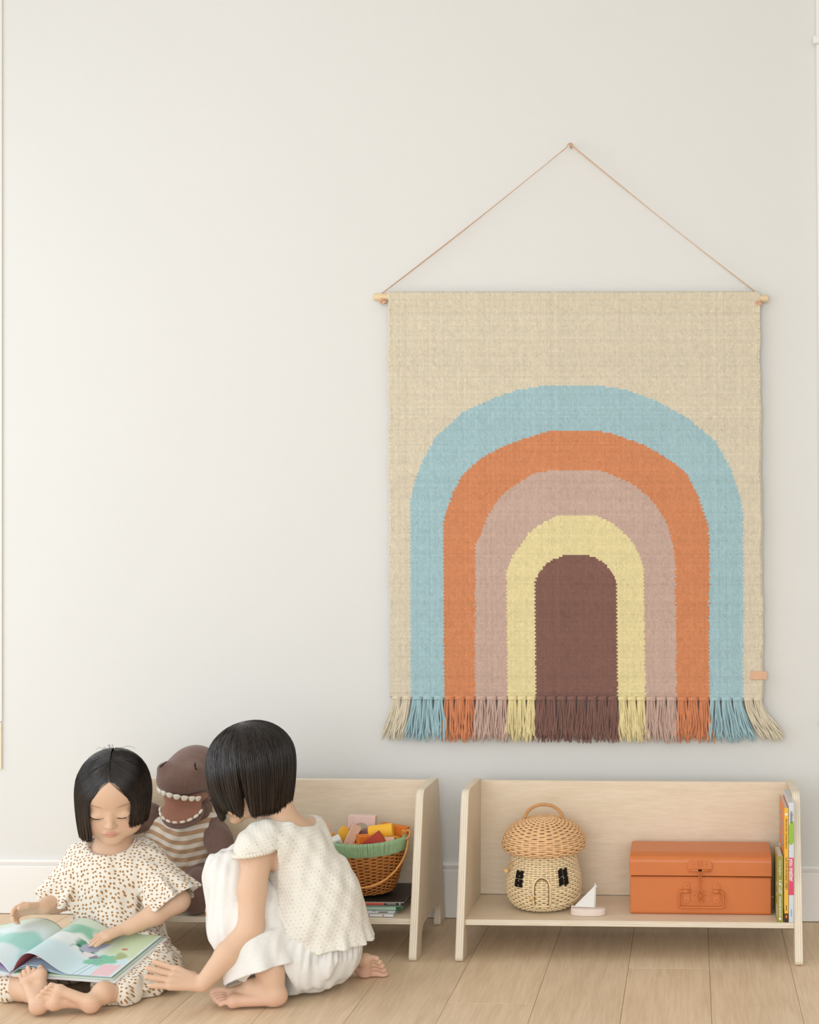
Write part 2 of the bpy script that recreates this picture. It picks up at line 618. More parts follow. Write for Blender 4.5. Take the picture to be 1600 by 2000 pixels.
M_wool = weave_mat()
NU, NV = 300, 216
uu = np.linspace(0, 722, NU + 1)
vv = np.linspace(0, 792, NV + 1)
U, V = np.meshgrid(uu, vv)
jit = RNG.normal(0, 1.2, (NV + 1, 1))
edge_wob = 0.8 * np.sin(V / 31.0) + 0.7 * np.sin(V / 11.7)
x, y, z = tap_xyz(U + edge_wob * np.where(U < 3, 1, np.where(U > 719, 1, 0)), V)
iu, iv = np.meshgrid(np.arange(NU + 1), np.arange(NV + 1))
relief = 0.0011 * np.where((iu + iv) % 2 == 0, 1, -1) * (1 + RNG.normal(0, .35, U.shape))
billow = 0.004 * np.sin(U / 722 * 7 + 1) * (V / 792) + 0.003 * np.sin(V / 792 * 9 + U / 200) * (V / 792)
hem = -0.004 * np.exp(-((V - 36) / 3.0) ** 2)
Y = -0.006 - relief - billow + 0.0 + hem * -1
front = np.stack([x, Y, z], -1).reshape(-1, 3)
# round over the rod at the top, back layer gives the cloth its thickness
back = front.copy()
back[:, 1] = 0.001 - billow.ravel()
n1 = len(front)
idx = np.arange(n1).reshape(NV + 1, NU + 1)
q = np.stack([idx[:-1, :-1], idx[1:, :-1], idx[1:, 1:], idx[:-1, 1:]], -1).reshape(-1, 4)
qb = q[:, ::-1] + n1
per = np.concatenate([idx[0, :], idx[1:, -1], idx[-1, -2::-1], idx[-2:0:-1, 0]])
pn = np.roll(per, -1)
qs = np.stack([per, pn, pn + n1, per + n1], -1)
faces = np.concatenate([q, qb, qs])
cu = (uu[:-1] + uu[1:]) / 2
cv = (vv[:-1] + vv[1:]) / 2
CU, CV = np.meshgrid(cu, cv)
tooth = np.where(np.arange(NV) % 2 == 0, 1.0, -1.0)[:, None] + RNG.normal(0, .4, (NV, 1))
rowv = np.round(CV / 3.667) * 3.667
base = np.zeros((NV, NU, 3)) + np.array(TC['cream'][:3])
for nm, poly in bands:
    ins = in_poly(CU + tooth, CV, poly)
    base[ins] = TC[nm][:3]
shade = 1 + RNG.normal(0, .035, (NV, NU, 1)) + RNG.normal(0, .02, (NV, 1, 1)) + RNG.normal(0, .02, (1, NU, 1))
cols = (base * shade).reshape(-1, 3)
cols_all = np.concatenate([cols, cols, np.tile(np.array(TC['cream'][:3]), (len(qs), 1))])
cloth = mesh_obj('cloth', np.concatenate([front, back]), faces, M_wool, TAP, True)
ca = cloth.data.color_attributes.new('Col', 'FLOAT_COLOR', 'CORNER')
lc = np.ones((len(faces), 4, 4), np.float32)
lc[:, :, :3] = np.clip(cols_all, 0, 1)[:, None, :]
ca.data.foreach_set('color', lc.ravel())

M_yarn = {k: mat('yarn_' + k, c, 0.95, 0.1, noise=0.12, nscale=400, sheen=0.15) for k, c in TC.items()}
# selvedge cords
for side, u in (('l', 0), ('r', 722)):
    pts = [np.array(tap_xyz(u + 0.8 * math.sin(v / 31.0) + 0.7 * math.sin(v / 11.7), v, -0.004)) for v in np.linspace(2, 790, 120)]
    MB().tube(pts, [0.0028 + 0.0006 * math.sin(i * 2.1) for i in range(120)], 6).build('selvedge', M_yarn['cream'], TAP, True)

# tasselled fringe
def tassel(u, col, lean, seed, wid):
    r = random.Random(seed)
    mb = MB()
    x0, _, z0 = tap_xyz(u, 792, 0)
    z0 -= 0.001
    # the hitch: a few wraps of yarn
    for k in range(3):
        zz = z0 + 0.003 - 0.0028 * k
        pts = [(x0 + wid * .42 * math.cos(a), -0.005 + 0.0055 * math.sin(a), zz + 0.0012 * math.cos(a + k)) for a in np.linspace(0, 2 * PI, 11)[:-1]]
        mb.tube(pts, 0.0028, 6, True)
    for k in range(32):
        ln = r.uniform(.088, .112)
        spread = r.uniform(-1, 1)
        ph, am = r.uniform(0, 6.28), r.uniform(.0014, .0050)
        dy = r.uniform(-.007, .006)
        pts = []
        for i in range(10):
            t = i / 9.0
            pts.append((x0 + spread * wid * (.36 + .36 * t) + lean * t ** 1.4 + am * math.sin(ph + t * 7) * (t * .7 + .3 * t * t),
                        -0.006 + dy * (.3 + .7 * t) + 0.002 * math.sin(ph * 2 + t * 5), z0 - 0.003 - ln * (t - abs(lean) * 1.2 * t * t)))
        mb.tube(pts, [0.0019] * 9 + [0.0009], 4, caps=False)
    return mb.build('fringe_tassel', M_yarn[col], TAP, True)


spans = [('cream', 0, 40, 2), ('blue', 40, 104, 3), ('orange', 104, 165, 3), ('mauve', 165, 228, 3), ('yellow', 228, 283, 3), ('brown', 283, 442, 8),
         ('yellow', 442, 496, 3), ('mauve', 496, 556, 3), ('orange', 556, 619, 3), ('blue', 619, 685, 3), ('cream', 685, 722, 2)]
sd = 0
for nm, a, b, n in spans:
    for k in range(n):
        u = a + (b - a) * (k + .5) / n
        lean = random.uniform(-.004, .004)
        if u < 40: lean = -0.022
        elif u < 70: lean = -0.012
        elif u > 685: lean = 0.050
        elif u > 640: lean = 0.012 + (u - 640) / 45 * .018
        elif u > 442: lean += 0.005
        tassel(u, nm, lean, sd, (b - a) / n * TS)
        sd += 1

# wooden rod, leather strap and tag
M_pine = mat('pine_rod', (0.80, 0.63, 0.40, 1), 0.5, 0.3, noise=0.08, nscale=40, stretch=(.2, 3, 3))
M_leather = mat('tan_leather', (0.66, 0.42, 0.27, 1), 0.5, 0.35, noise=0.08, nscale=60)
M_tag = mat('tag_leather', (0.72, 0.44, 0.28, 1), 0.5, 0.35, noise=0.05, nscale=60)
xl, _, zl = tap_xyz(-31, 9)
xr, _, zr = tap_xyz(741, 13)
rod_pts = [(xl + (xr - xl) * t, 0.004, zl + (zr - zl) * t) for t in (0, .003, .25, .5, .75, .997, 1)]
MB().tube(rod_pts, [.0085, .0095, .0095, .0095, .0095, .0095, .0085], 14).build('rod', M_pine, TAP, True)
pk = np.array([-0.3083 + .3, -0.004, 1.9843 - .569])
lp = np.array([xl + .022, 0.0, zl + .008])
rp = np.array([xr - .022, 0.0, zr + .008])
pts = [lp + (pk - lp) * t + np.array([0, 0, -.004 * math.sin(PI * t)]) for t in np.linspace(0, .985, 14)]
pts += [pk + np.array([-.006, 0, .0005]), pk + np.array([0, 0, .003]), pk + np.array([.006, 0, .0005])]
pts += [pk + (rp - pk) * t + np.array([0, 0, -.004 * math.sin(PI * t)]) for t in np.linspace(.015, 1, 14)]
n = len(pts)
strap = MB().tube(pts, [0.0030 + 0.0009 * math.sin(i * .45) for i in range(n)], 6, flat=0.45).build('leather_strap', M_leather, TAP, True)
MB().tube([pk + np.array([0, .022, -.002]), pk + np.array([0, -.004, -.002])], 0.003, 8).build('nail', M_leather, TAP, True)
for p, s in ((lp, 1), (rp, -1)):
    k = p + np.array([0.004 * s, -.004, -.021])
    loop = [k + np.array([.0065 * math.cos(a), .004 * math.sin(a * 2), .0045 * math.sin(a)]) for a in np.linspace(0, 2 * PI, 15)[:-1]]
    MB().tube(loop, .0036, 6, True).tube([k + np.array([-.009 * s, 0, .004]), k, k + np.array([.009 * s, .001, -.004])], .003, 6).build('strap_knot', M_tag, TAP, True)
a = tap_xyz(698, 757)
b = tap_xyz(730, 741)
MB().box((a[0], -.0125, a[2] + .0035), (b[0], -.0085, b[2] + .0035), .0008, 1).build('leather_tag', M_tag, TAP)
# ------------------------------------------------------------------ orange metal trunk
M_trunk = mat('terracotta_enamel', srgb(206, 117, 60, 1.05), 0.38, 0.5, noise=0.03, nscale=25, bump=0.03, bscale=40)
M_hole = mat('dark_gap', (0.02, 0.012, 0.008, 1), 0.9, 0.1)
ZB = 0.0902
trunk = thing('metal_trunk', 'terracotta orange metal trunk with latch and wire handle beside the books', 'trunk', (0.0225, -0.22, ZB))
hw, yf, yb = .1655, -.08, .082
# base: open tray, rounded lower edges
base_prof = [(yf + .006, 0)] + arc((yf + .006, .006), .006, 270, 180, 3) + [(yf, .0885), (yb, .0885)] + arc((yb - .006, .006), .006, 360, 270, 3)
MB().prism(base_prof, 'x', -hw, hw, .002, 2).build('trunk_base', M_trunk, trunk)
lid_prof = [(yf - .0015, .0905)] + [(yf - .0015, .1195)] + arc((yf + .016, .1215), .0175, 175, 128, 4) + [(yf + .027, .1415), (yb - .03, .143)] + \
    arc((yb - .016, .125), .0175, 60, 0, 4) + [(yb + .0015, .0905)]
lid = MB().prism(lid_prof, 'x', -hw - .0015, hw + .0015, .0016, 2).build('trunk_lid', M_trunk, trunk)
# rolled lip along the joint
MB().tube([(-hw + .002, yf - .0008, .0878), (hw - .002, yf - .0008, .0878)], .0012, 6).build('rolled_lip', M_trunk, trunk, True)
fy = yf - .0015


def plate(poly, y, th, bev=.0012):
    return MB().prism([(x, z) for x, z in poly], 'y', y - th, y, bev, 2)


def rrect(cx, cz, w, h, r, n=4):
    return arc((cx + w / 2 - r, cz + h / 2 - r), r, 0, 90, n) + arc((cx - w / 2 + r, cz + h / 2 - r), r, 90, 180, n) + \
        arc((cx - w / 2 + r, cz - h / 2 + r), r, 180, 270, n) + arc((cx + w / 2 - r, cz - h / 2 + r), r, 270, 360, n)


def dome(c, r):
    return MB().lathe([(r, 0), (r * .85, r * .35), (r * .45, r * .6), (0.0001, r * .68)], 10)


ltch = plate(rrect(-.0015, .1145, .0575, .0245, .007), fy, .003).build('latch_plate', M_trunk, trunk)
MB().tube([(-.027, fy - .004, .1045), (.024, fy - .004, .1045)], .0032, 8).build('rolled_edge', M_trunk, ltch, True)
MB().box((-.0055, fy - .008, .1035), (.003, fy - .0015, .1075)).build('slot', M_hole, ltch)
for dx in (-.0165, .0140):
    dome(0, .0026).build('rivet', M_trunk, ltch, True, loc=(dx, fy - .003, .120), rot=(PI / 2, 0, 0))
loop = [(-.0015 + .0055 * math.cos(a), fy - .0035, .121 + .005 * math.sin(a)) for a in np.linspace(0, 2 * PI, 15)[:-1]]
MB().tube(loop, .0010, 6, True).build('embossed_ring', M_trunk, ltch, True)
# hasp: a wire loop hanging over the staple
hy = fy - .0062
hasp = [(-.0040, hy, .1045), (-.0036, hy, .095), (-.0028, hy - .0005, .075), (-.0030, hy - .001, .062), (-.0058, hy - .001, .057), (-.0062, hy - .001, .045),
        (-.0045, hy - .001, .034), (0, hy - .001, .0305), (.0045, hy - .001, .034), (.0062, hy - .001, .045), (.0055, hy - .001, .056), (.0012, hy - .001, .062),
        (.0010, hy - .0005, .075), (.0014, hy, .095), (.0016, hy, .1045)]
MB().tube(smooth_path(hasp, 50), .0014, 8).build('hasp', M_trunk, trunk, True)
MB().tube(smooth_path([(0, fy + .001, .052), (0, fy - .009, .050), (0, fy - .010, .040), (0, fy + .001, .036)], 16), .0016, 8).build('staple', M_trunk, trunk, True)
sp = plate(rrect(.0, .042, .046, .024, .008), yf, .0015, .0006).build('staple_plate', M_trunk, trunk)
for dx in (-.014, .014):
    dome(0, .0024).build('rivet', M_trunk, sp, True, loc=(dx, yf - .0015, .046), rot=(PI / 2, 0, 0))
for cx in (-.0331, .0372):
    br = plate(rrect(cx, .051, .0165, .049, .007), yf, .0022, .0009).build('handle_bracket', M_trunk, trunk)
    MB().tube([(cx - .0082, yf - .005, .0555), (cx + .0082, yf - .005, .0555)], .0044, 10).build('bracket_roll', M_trunk, br, True)
    for zz in (.069, .034):
        dome(0, .0023).build('rivet', M_trunk, br, True, loc=(cx, yf - .0022, zz), rot=(PI / 2, 0, 0))
ho = yf - .0065
hp = [(-.028, ho, .0555), (-.044, ho, .0555), (-.0495, ho, .050), (-.0500, ho, .028), (-.0485, ho, .021), (-.042, ho, .0185),
      (.046, ho, .0185), (.0525, ho, .021), (.0540, ho, .028), (.0535, ho, .050), (.048, ho, .0555), (.032, ho, .0555)]
MB().tube(smooth_path(hp, 90), .0024, 8).build('wire_handle', M_trunk, trunk, True)

# ------------------------------------------------------------------ wicker
def wicker_mat(name, c, n=.16):
    return mat(name, c, 0.55, 0.35, noise=n, nscale=70, stretch=(1, 1, 2.5), bump=0.15, bscale=400)


def interp_prof(prof, n):
    P = smooth_path([(r, 0, z) for r, z in prof], 200)
    d = np.concatenate([[0], np.cumsum(np.linalg.norm(np.diff(P, axis=0), axis=1))])
    t = np.linspace(0, d[-1], n)
    return np.stack([np.interp(t, d, P[:, 0]), np.interp(t, d, P[:, 2])], 1), d[-1]


def weave(prof, rows, nst, amp, rad, seg=4, skip=None, sides=4, squash=0.75):
    """rows of rod woven in and out of nst stakes over a surface of revolution"""
    P, L = interp_prof(prof, rows)
    T = np.gradient(P, axis=0)
    T /= np.linalg.norm(T, axis=1)[:, None] + 1e-9
    Nn = np.stack([T[:, 1], -T[:, 0]], 1)   # outward normal of the profile
    mb = MB()
    m = nst * seg
    for i in range(rows):
        a = np.arange(m) * 2 * PI / m + 0.02 * random.random()
        off = amp * np.cos(nst / 2 * a + PI * i) + RNG.normal(0, amp * .10, m)
        r = P[i, 0] + Nn[i, 0] * off
        z = P[i, 1] + Nn[i, 1] * off + RNG.normal(0, rad * .06, m)
        if P[i, 0] < 0.006: continue
        pts = np.stack([r * np.cos(a), r * np.sin(a), z], 1)
        up = np.stack([Nn[i, 0] * np.cos(a), Nn[i, 0] * np.sin(a), np.full(m, Nn[i, 1])], 1)
        v, f = tube(pts, rad, sides + 2, True, squash, up)
        mb.add(v, f)
    return mb


def stakes(prof, nst, rad, phase=0.0):
    P, L = interp_prof(prof, 16)
    mb = MB()
    for k in range(nst):
        a = 2 * PI * (k + phase) / nst
        pts = np.stack([P[:, 0] * math.cos(a), P[:, 0] * math.sin(a), P[:, 1]], 1)
        mb.tube(pts, rad, 4)
    return mb


M_wk_cap = wicker_mat('honey_wicker', srgb(224, 184, 138, 1.15))
M_wk_capd = wicker_mat('honey_wicker_shade', srgb(150, 92, 48))  # dark liner colour, stands in for the shade between the cap's rods
M_wk_body = wicker_mat('pale_wicker', srgb(228, 207, 168, 1.15))
M_wk_bodyd = wicker_mat('pale_wicker_shade', srgb(140, 100, 58))  # darkened tone: shade behind the body weave put into the colour
M_cane = mat('split_cane', srgb(206, 158, 106, 1.1), 0.45, 0.4, noise=0.12, nscale=80)
M_black = mat('black_felt', (0.018, 0.014, 0.012, 1), 0.95, 0.05, noise=0.1, nscale=300)
M_bead = mat('wooden_bead', srgb(226, 188, 130, 1.1), 0.35, 0.4, noise=0.06, nscale=60)

mush = thing('mushroom_basket', 'wicker mushroom house basket with honey cap, arched door and black windows', 'basket', (-0.3535, -0.238, ZB), (0, 0, 0.05))
bp_ = [(.050, .004), (.066, .007), (.078, .017), (.0855, .032), (.0885, .047), (.0885, .062), (.086, .080), (.0815, .098), (.078, .113), (.077, .128), (.0765, .140)]
MB().lathe([(.0005, .003)] + [(r - .0035, z) for r, z in bp_] + [(.0005, .139)], 40).build('inner_shell', M_wk_bodyd, mush, True)
o = weave(bp_, 31, 50, .0017, .0026).build('body_weave', M_wk_body, mush, True)
tag(o, kind='stuff')
capT = bpy.data.objects.new('cap', None)
o = stakes(bp_, 50, .0019, .5).build('body_stakes', M_wk_body, mush, True); tag(o, kind='stuff')
cp_ = [(.073, .139), (.086, .1375), (.0955, .1425), (.0990, .1515), (.0975, .164), (.092, .177), (.082, .190), (.068, .2005), (.051, .208), (.033, .2125), (.016, .2145), (.003, .2155)]
core = MB().lathe([(.0005, .140)] + [(max(.0005, r - .0032), z - .001) for r, z in cp_], 40).build('cap_shade_liner', M_wk_capd, mush, True)
o = weave(cp_, 33, 32, .0018, .0026, seg=6).build('cap_weave', M_wk_cap, mush, True); tag(o, kind='stuff')
o = stakes(cp_, 32, .0018, .5).build('cap_stakes', M_wk_cap, mush, True); tag(o, kind='stuff')
# carry handle wrapped in cane
hpts = np.array([(-.0465 * math.cos(a) , -.006, .203 + .043 * math.sin(a) ** .85) for a in np.linspace(0.02, PI - .02, 60)])
han = MB().tube(hpts, .0036, 8).build('carry_handle', M_cane, mush, True)
wr_ = MB()
hp2 = smooth_path(hpts, 400)
ang = np.linspace(0, 2 * PI * 55, 400)
tt = np.gradient(hp2, axis=0); tt /= np.linalg.norm(tt, axis=1)[:, None]
nn = np.cross(tt, np.array([0, 1.0, 0]))
wr_.tube(hp2 + (np.cos(ang)[:, None] * nn + np.sin(ang)[:, None] * np.array([0, 1.0, 0])) * .0038, .0009, 4)
wr_.build('cane_wrap', M_cane, han, True)
M_dkcane = mat('dark_cane', srgb(110, 60, 36), 0.5, 0.3, noise=.1, nscale=80)
for sx in (-1, 1):
    MB().tube([(sx * .0462, -.006, .197), (sx * .0465, -.006, .209)], .0052, 8).build('handle_binding', M_dkcane, mush, True)


def on_body(az, z, out=0.0):
    P, L = interp_prof(bp_, 120)
    r = np.interp(z, P[:, 1], P[:, 0]) + out
    return np.array([r * math.sin(az), -r * math.cos(az), z])


def curved_patch(az0, az1, z0, z1, out, skew=0.0, n=5):
    v, f = [], []
    for j in range(n):
        for i in range(n):
            a = az0 + (az1 - az0) * i / (n - 1)
            zz = z0 + (z1 - z0) * j / (n - 1) + skew * (i / (n - 1) - .5)
            v.append(on_body(a, zz, out))
    for j in range(n):
        for i in range(n):
            a = az0 + (az1 - az0) * i / (n - 1)
            zz = z0 + (z1 - z0) * j / (n - 1) + skew * (i / (n - 1) - .5)
            v.append(on_body(a, zz, out - .004))
    k = n * n
    for j in range(n - 1):
        for i in range(n - 1):
            f.append((j * n + i, j * n + i + 1, (j + 1) * n + i + 1, (j + 1) * n + i))
    per = [i for i in range(n)] + [j * n + n - 1 for j in range(1, n)] + [(n - 1) * n + i for i in range(n - 2, -1, -1)] + [j * n for j in range(n - 2, 0, -1)]
    for i in range(len(per)):
        a, b = per[i], per[(i + 1) % len(per)]
        f.append((b, a, a + k, b + k))
    return v, f


for (a0, w, z0, h, sk) in ((-.66, .23, .0645, .036, -.001), (.60, .27, .069, .036, .0045)):
    for i in range(2):
        for j in range(2):
            g = .034
            p0, p1 = a0 - w / 2 + i * (w / 2 + g / 2), a0 - w / 2 + i * (w / 2 + g / 2) + w / 2 - g / 2
            q0, q1 = z0 + j * (h / 2 + .0012), z0 + j * (h / 2 + .0012) + h / 2 - .0012
            v, f = curved_patch(p0, p1, q0, q1, .0056, sk)
            mesh_obj('window_pane', v, f, M_black, mush)
# arched door frame, outlined by rods standing proud
dpts = [on_body(-.215, z, .004) for z in np.linspace(.022, .066, 8)]
dpts += [on_body(-.0 - .215 * math.cos(t), .066 + .024 * math.sin(t), .004) for t in np.linspace(.15, PI - .15, 14)]
dpts += [on_body(.215, z, .004) for z in np.linspace(.066, .022, 8)]
MB().tube(smooth_path(dpts, 60), .0024, 6).tube([on_body(a, .0215, .004) for a in np.linspace(-.24, .24, 9)], .0022, 6).build('door_frame', M_wk_body, mush, True)
dpt2 = [on_body(-.185, z, .0038) for z in np.linspace(.024, .066, 8)]
dpt2 += [on_body(-.185 * math.cos(t), .066 + .0195 * math.sin(t), .0038) for t in np.linspace(.15, PI - .15, 14)]
dpt2 += [on_body(.185, z, .0038) for z in np.linspace(.066, .024, 8)]
MB().tube(smooth_path(dpt2, 60), .0012, 5).build('door_gap', M_wk_bodyd, mush, True)


def bead(c, r, parent, name='bead'):
    bm = bmesh.new()
    bmesh.ops.create_uvsphere(bm, u_segments=14, v_segments=10, radius=r)
    return MB().from_bm(bm, Matrix.Translation(Vector(c))).build(name, M_bead, parent, True)


kb = bead(on_body(-.24, .043, .008), .0052, mush, 'door_knob')
M_white = mat('white_cord', (0.85, 0.83, 0.79, 1), 0.8, 0.2, noise=.05, nscale=200)
MB().tube(smooth_path([on_body(-.30, .052, .004), on_body(-.28, .047, .006), on_body(-.24, .044, .007), on_body(-.17, .048, .005)], 14), .0011, 5).build('cord', M_white, kb, True)
bd = bead(on_body(-1.18, .094, .012), .0058, mush, 'toggle_bead')
MB().tube(smooth_path([on_body(-1.12, .116, .004), on_body(-1.2, .106, .010), on_body(-1.18, .096, .012), on_body(-1.05, .102, .006), on_body(-1.08, .117, .004)], 24), .0011, 5).build('toggle_loop', M_cane, bd, True)
o = MB().tube(smooth_path([on_body(a, .020 + .016 * (a - .9) ** 2 * (1 if a > .3 else .6) * (1 if a > .9 else .4) + .010 * max(0, a - .35), .0035) for a in np.linspace(.25, 1.5, 12)], 30), .0022, 6)
o.build('trim_rod', M_wk_body, mush, True)

# ------------------------------------------------------------------ toy sailboat
M_hull = mat('pale_pink_wood', srgb(226, 210, 200, 1.1), 0.5, 0.3, noise=.05, nscale=40, stretch=(.3, 3, 3))
M_sail = mat('white_sail', (0.86, 0.85, 0.82, 1), 0.7, 0.2, noise=.02, nscale=30)
boat = thing('toy_sailboat', 'small wooden toy sailboat with a white triangular sail on the shelf', 'toy', (-0.2415, -0.312, ZB))
hull = MB()
hp_ = []
for i in range(28):
    a = 2 * PI * i / 28
    hp_.append((.041 * math.copysign(abs(math.cos(a)) ** .9, math.cos(a)), .019 * math.sin(a)))
hull.prism(hp_, 'z', 0, .0165, .0025, 2)
hull.build('hull', M_hull, boat)
MB().tube([(.0165, .0, .0155), (.0168, .0, .074)], .0015, 8).build('mast', M_sail, boat, True)
plate([(-.034, .0185), (.0145, .0175), (.0155, .0685)], .0008, .0016, .0004).build('sail', M_sail, boat)
MB().tube(smooth_path([(-.034, 0, .019), (-.037, -.002, .021), (-.0385, 0, .0165)], 10), .0016, 6).build('rigging_cord', M_white, boat, True)
MB().tube(smooth_path([(.0165, 0, .069), (.0205, -.002, .0665), (.0175, -.002, .066)], 10), .0011, 6).build('rigging_cord', M_white, boat, True)

# ------------------------------------------------------------------ books standing at the right end of the shelf
M_paper = mat('book_pages', (0.80, 0.78, 0.73, 1), 0.8, 0.2, noise=.08, nscale=300, stretch=(6, .2, .2))


def book_mats(spine, cover):
    return mat('book_spine', spine, .4, .4, noise=.02, nscale=20), mat('book_cover', cover, .4, .4, noise=.02, nscale=20)


def standing_book(name, label, x0, x1, depth, h, spine, cover, yf=-.362):
    b = thing(name, label, 'book', ((x0 + x1) / 2, yf, ZB), group=None)
    w = (x1 - x0) / 2
    ms, mc = book_mats(spine, cover)
    MB().box((-w + .0011, .0016, .002), (w - .0011, depth - .003, h - .003)).build('pages', M_paper, b)
    MB().box((-w, 0, 0), (w, .0016, h), .0004, 1).build('spine', ms, b)
    MB().box((-w, .0014, 0), (-w + .0012, depth, h), .0003, 1).build('cover', mc, b)
    MB().box((w - .0012, .0014, 0), (w, depth, h), .0003, 1).build('cover', mc, b)
    return b


M_ink_w = mat('white_print', (0.86, 0.85, 0.80, 1), .5, .3, noise=.02, nscale=20)
M_ink_k = mat('dark_print', (0.03, 0.03, 0.03, 1), .5, .3, noise=.02, nscale=20)
M_ink_b = mat('brown_print', (0.10, 0.06, 0.03, 1), .5, .3, noise=.02, nscale=20)
M_ink_blue = mat('blue_print', srgb(140, 178, 214), .5, .3, noise=.02, nscale=20)
M_ink_or = mat('orange_print', srgb(226, 130, 50), .5, .3, noise=.02, nscale=20)
RSP = (PI / 2, PI / 2, 0)   # lettering read top to bottom on a spine facing the room
olive = srgb(150, 143, 66, 1.1)
b1 = standing_book('picture_book', 'short olive green book standing by the trunk, white spine lettering', .1979, .2120, .124, .1515, olive, olive)
text_obj('Chris Haughton', .0072, M_ink_w, b1, (0.0, -.0003, .143), RSP, sx=.78)
text_obj('A BIT LOST', .0092, M_ink_w, b1, (0.0, -.0003, .098), RSP, sx=.72, bold=.0002)
text_obj('WALKER BOOKS', .0072, M_ink_w, b1, (0.0, -.0003, .060), RSP, sx=.85, bold=.0001)
MB().add(*[[(0.0 + .0028 * math.cos(a), -.0005, .0085 + .0035 * math.sin(a)) for a in np.linspace(0, 2 * PI, 9)[:-1]], [tuple(range(8))]]).build('publisher_mark', M_ink_w, b1)
for (y0, z0, y1, z1) in ((.004, .013, .018, .040), (.006, .060, .018, .066), (.010, .083, .018, .090)):
    MB().box((-.00735, y0, z0), (-.0069, y1, z1)).build('cover_print', M_ink_w, b1)

yel = srgb(240, 186, 50, 1.05)
b2 = standing_book('picture_book', 'orange covered picture book with a yellow lettered spine', .2146, .2240, .180, .2628, yel, srgb(236, 134, 56, 1.05))
text_obj('Matt de la Peña / Christian Robinson', .0058, M_ink_b, b2, (0.0, -.0003, .238), RSP, sx=.80)
text_obj('LAST STOP ON MARKET STREET', .0072, M_ink_b, b2, (0.0, -.0003, .150), RSP, sx=.72)
MB().box((-.0008, -.0004, .027), (.0008, .0004, .039)).build('spine_print', M_ink_b, b2)
MB().box((-.0045, -.0004, 0), (.0045, .0004, .0205)).build('spine_foot', M_ink_k, b2)
MB().add([(.0 + .0022 * math.cos(a), -.0006, .0135 + .0042 * math.sin(a)) for a in np.linspace(0, 2 * PI, 11)[:-1]], [tuple(range(10))]).build('publisher_mark', M_ink_or, b2)
MB().box((-.0033, -.0004, .246), (.0025, .0004, .251)).build('spine_label', M_ink_w, b2)
# cover print, facing the trunk: blue lettering blocks, white street scene panel
cx = -.0047 - .0003
for k, (y0, y1, z0, z1) in enumerate(((.105, .135, .228, .236), (.060, .130, .212, .221), (.070, .122, .196, .205), (.050, .112, .180, .189), (.048, .090, .166, .174))):
    MB().box((cx - .0002, y0, z0), (cx + .0004, y1, z1)).build('cover_lettering', M_ink_blue, b2)
MB().box((cx - .0002, .002, .030), (cx + .0004, .176, .150)).build('cover_panel', M_ink_w, b2)
for k in range(9):
    y0 = .008 + .0185 * k
    m_ = [M_ink_blue, M_ink_k, M_ink_or, M_ink_blue, M_ink_b, M_ink_blue, M_ink_k, M_ink_or, M_ink_blue][k]
    MB().box((cx - .0004, y0, .045 + .01 * (k % 3)), (cx + .0002, y0 + .012, .128 + .012 * (k % 2))).build('cover_picture', m_, b2)

b3 = standing_book('picture_book', 'tall white picture book with green and pink bands at the shelf end', .2249, .2366, .196, .2755, srgb(206, 214, 224, 1.1), srgb(214, 220, 228, 1.1))
M_gr = mat('green_print', srgb(150, 190, 70, 1.05), .4, .4, noise=.05, nscale=40)
M_pk = mat('pink_print', srgb(224, 76, 112, 1.05), .4, .4, noise=.03, nscale=40)
gp = [(-.0056, .222)] + [(-.0056 + .0112 * t, .222 + .012 * math.sin(PI * t * .7)) for t in (.25, .5, .75)] + [(.0056, .228), (.0056, .184), (0, .178), (-.0056, .180)]
MB().prism([(x, z) for x, z in gp], 'y', -.0005, .0004).build('green_band', M_gr, b3)
MB().box((-.0056, -.0005, .063), (.0056, .0004, .149)).build('pink_band', M_pk, b3)
text_obj('robinson', .0105, M_ink_k, b3, (0.0006, -.0007, .256), RSP, sx=.75)
text_obj('you matter', .0145, M_ink_w, b3, (0.0, -.0008, .1465), RSP, sx=.80, bold=.0003)
MB().box((-.0012, -.0004, .014), (.0012, .0004, .030)).build('spine_print', M_ink_blue, b3)

# ------------------------------------------------------------------ stack of books under the basket on the other shelf
def flat_book(label, x0, x1, y0, y1, z0, th, cover, spine_front, rz=0.0):
    b = thing('picture_book', label, 'book', ((x0 + x1) / 2, (y0 + y1) / 2, z0), (0, 0, rz), group=None)
    w, d = (x1 - x0) / 2, (y1 - y0) / 2
    ms, mc = book_mats(spine_front, cover)
    MB().box((-w + .003, -d + .0012, .0014), (w - .003, d - .003, th - .0014)).build('pages', M_paper, b)
    MB().box((-w, -d, 0), (w, d, .0014), .0003, 1).build('cover', mc, b)
    MB().box((-w, -d, th - .0014), (w, d, th), .0003, 1).build('cover', mc, b)
    MB().box((-w, -d, 0), (w, -d + .0014, th), .0003, 1).build('spine', ms, b)
    return b, w, d


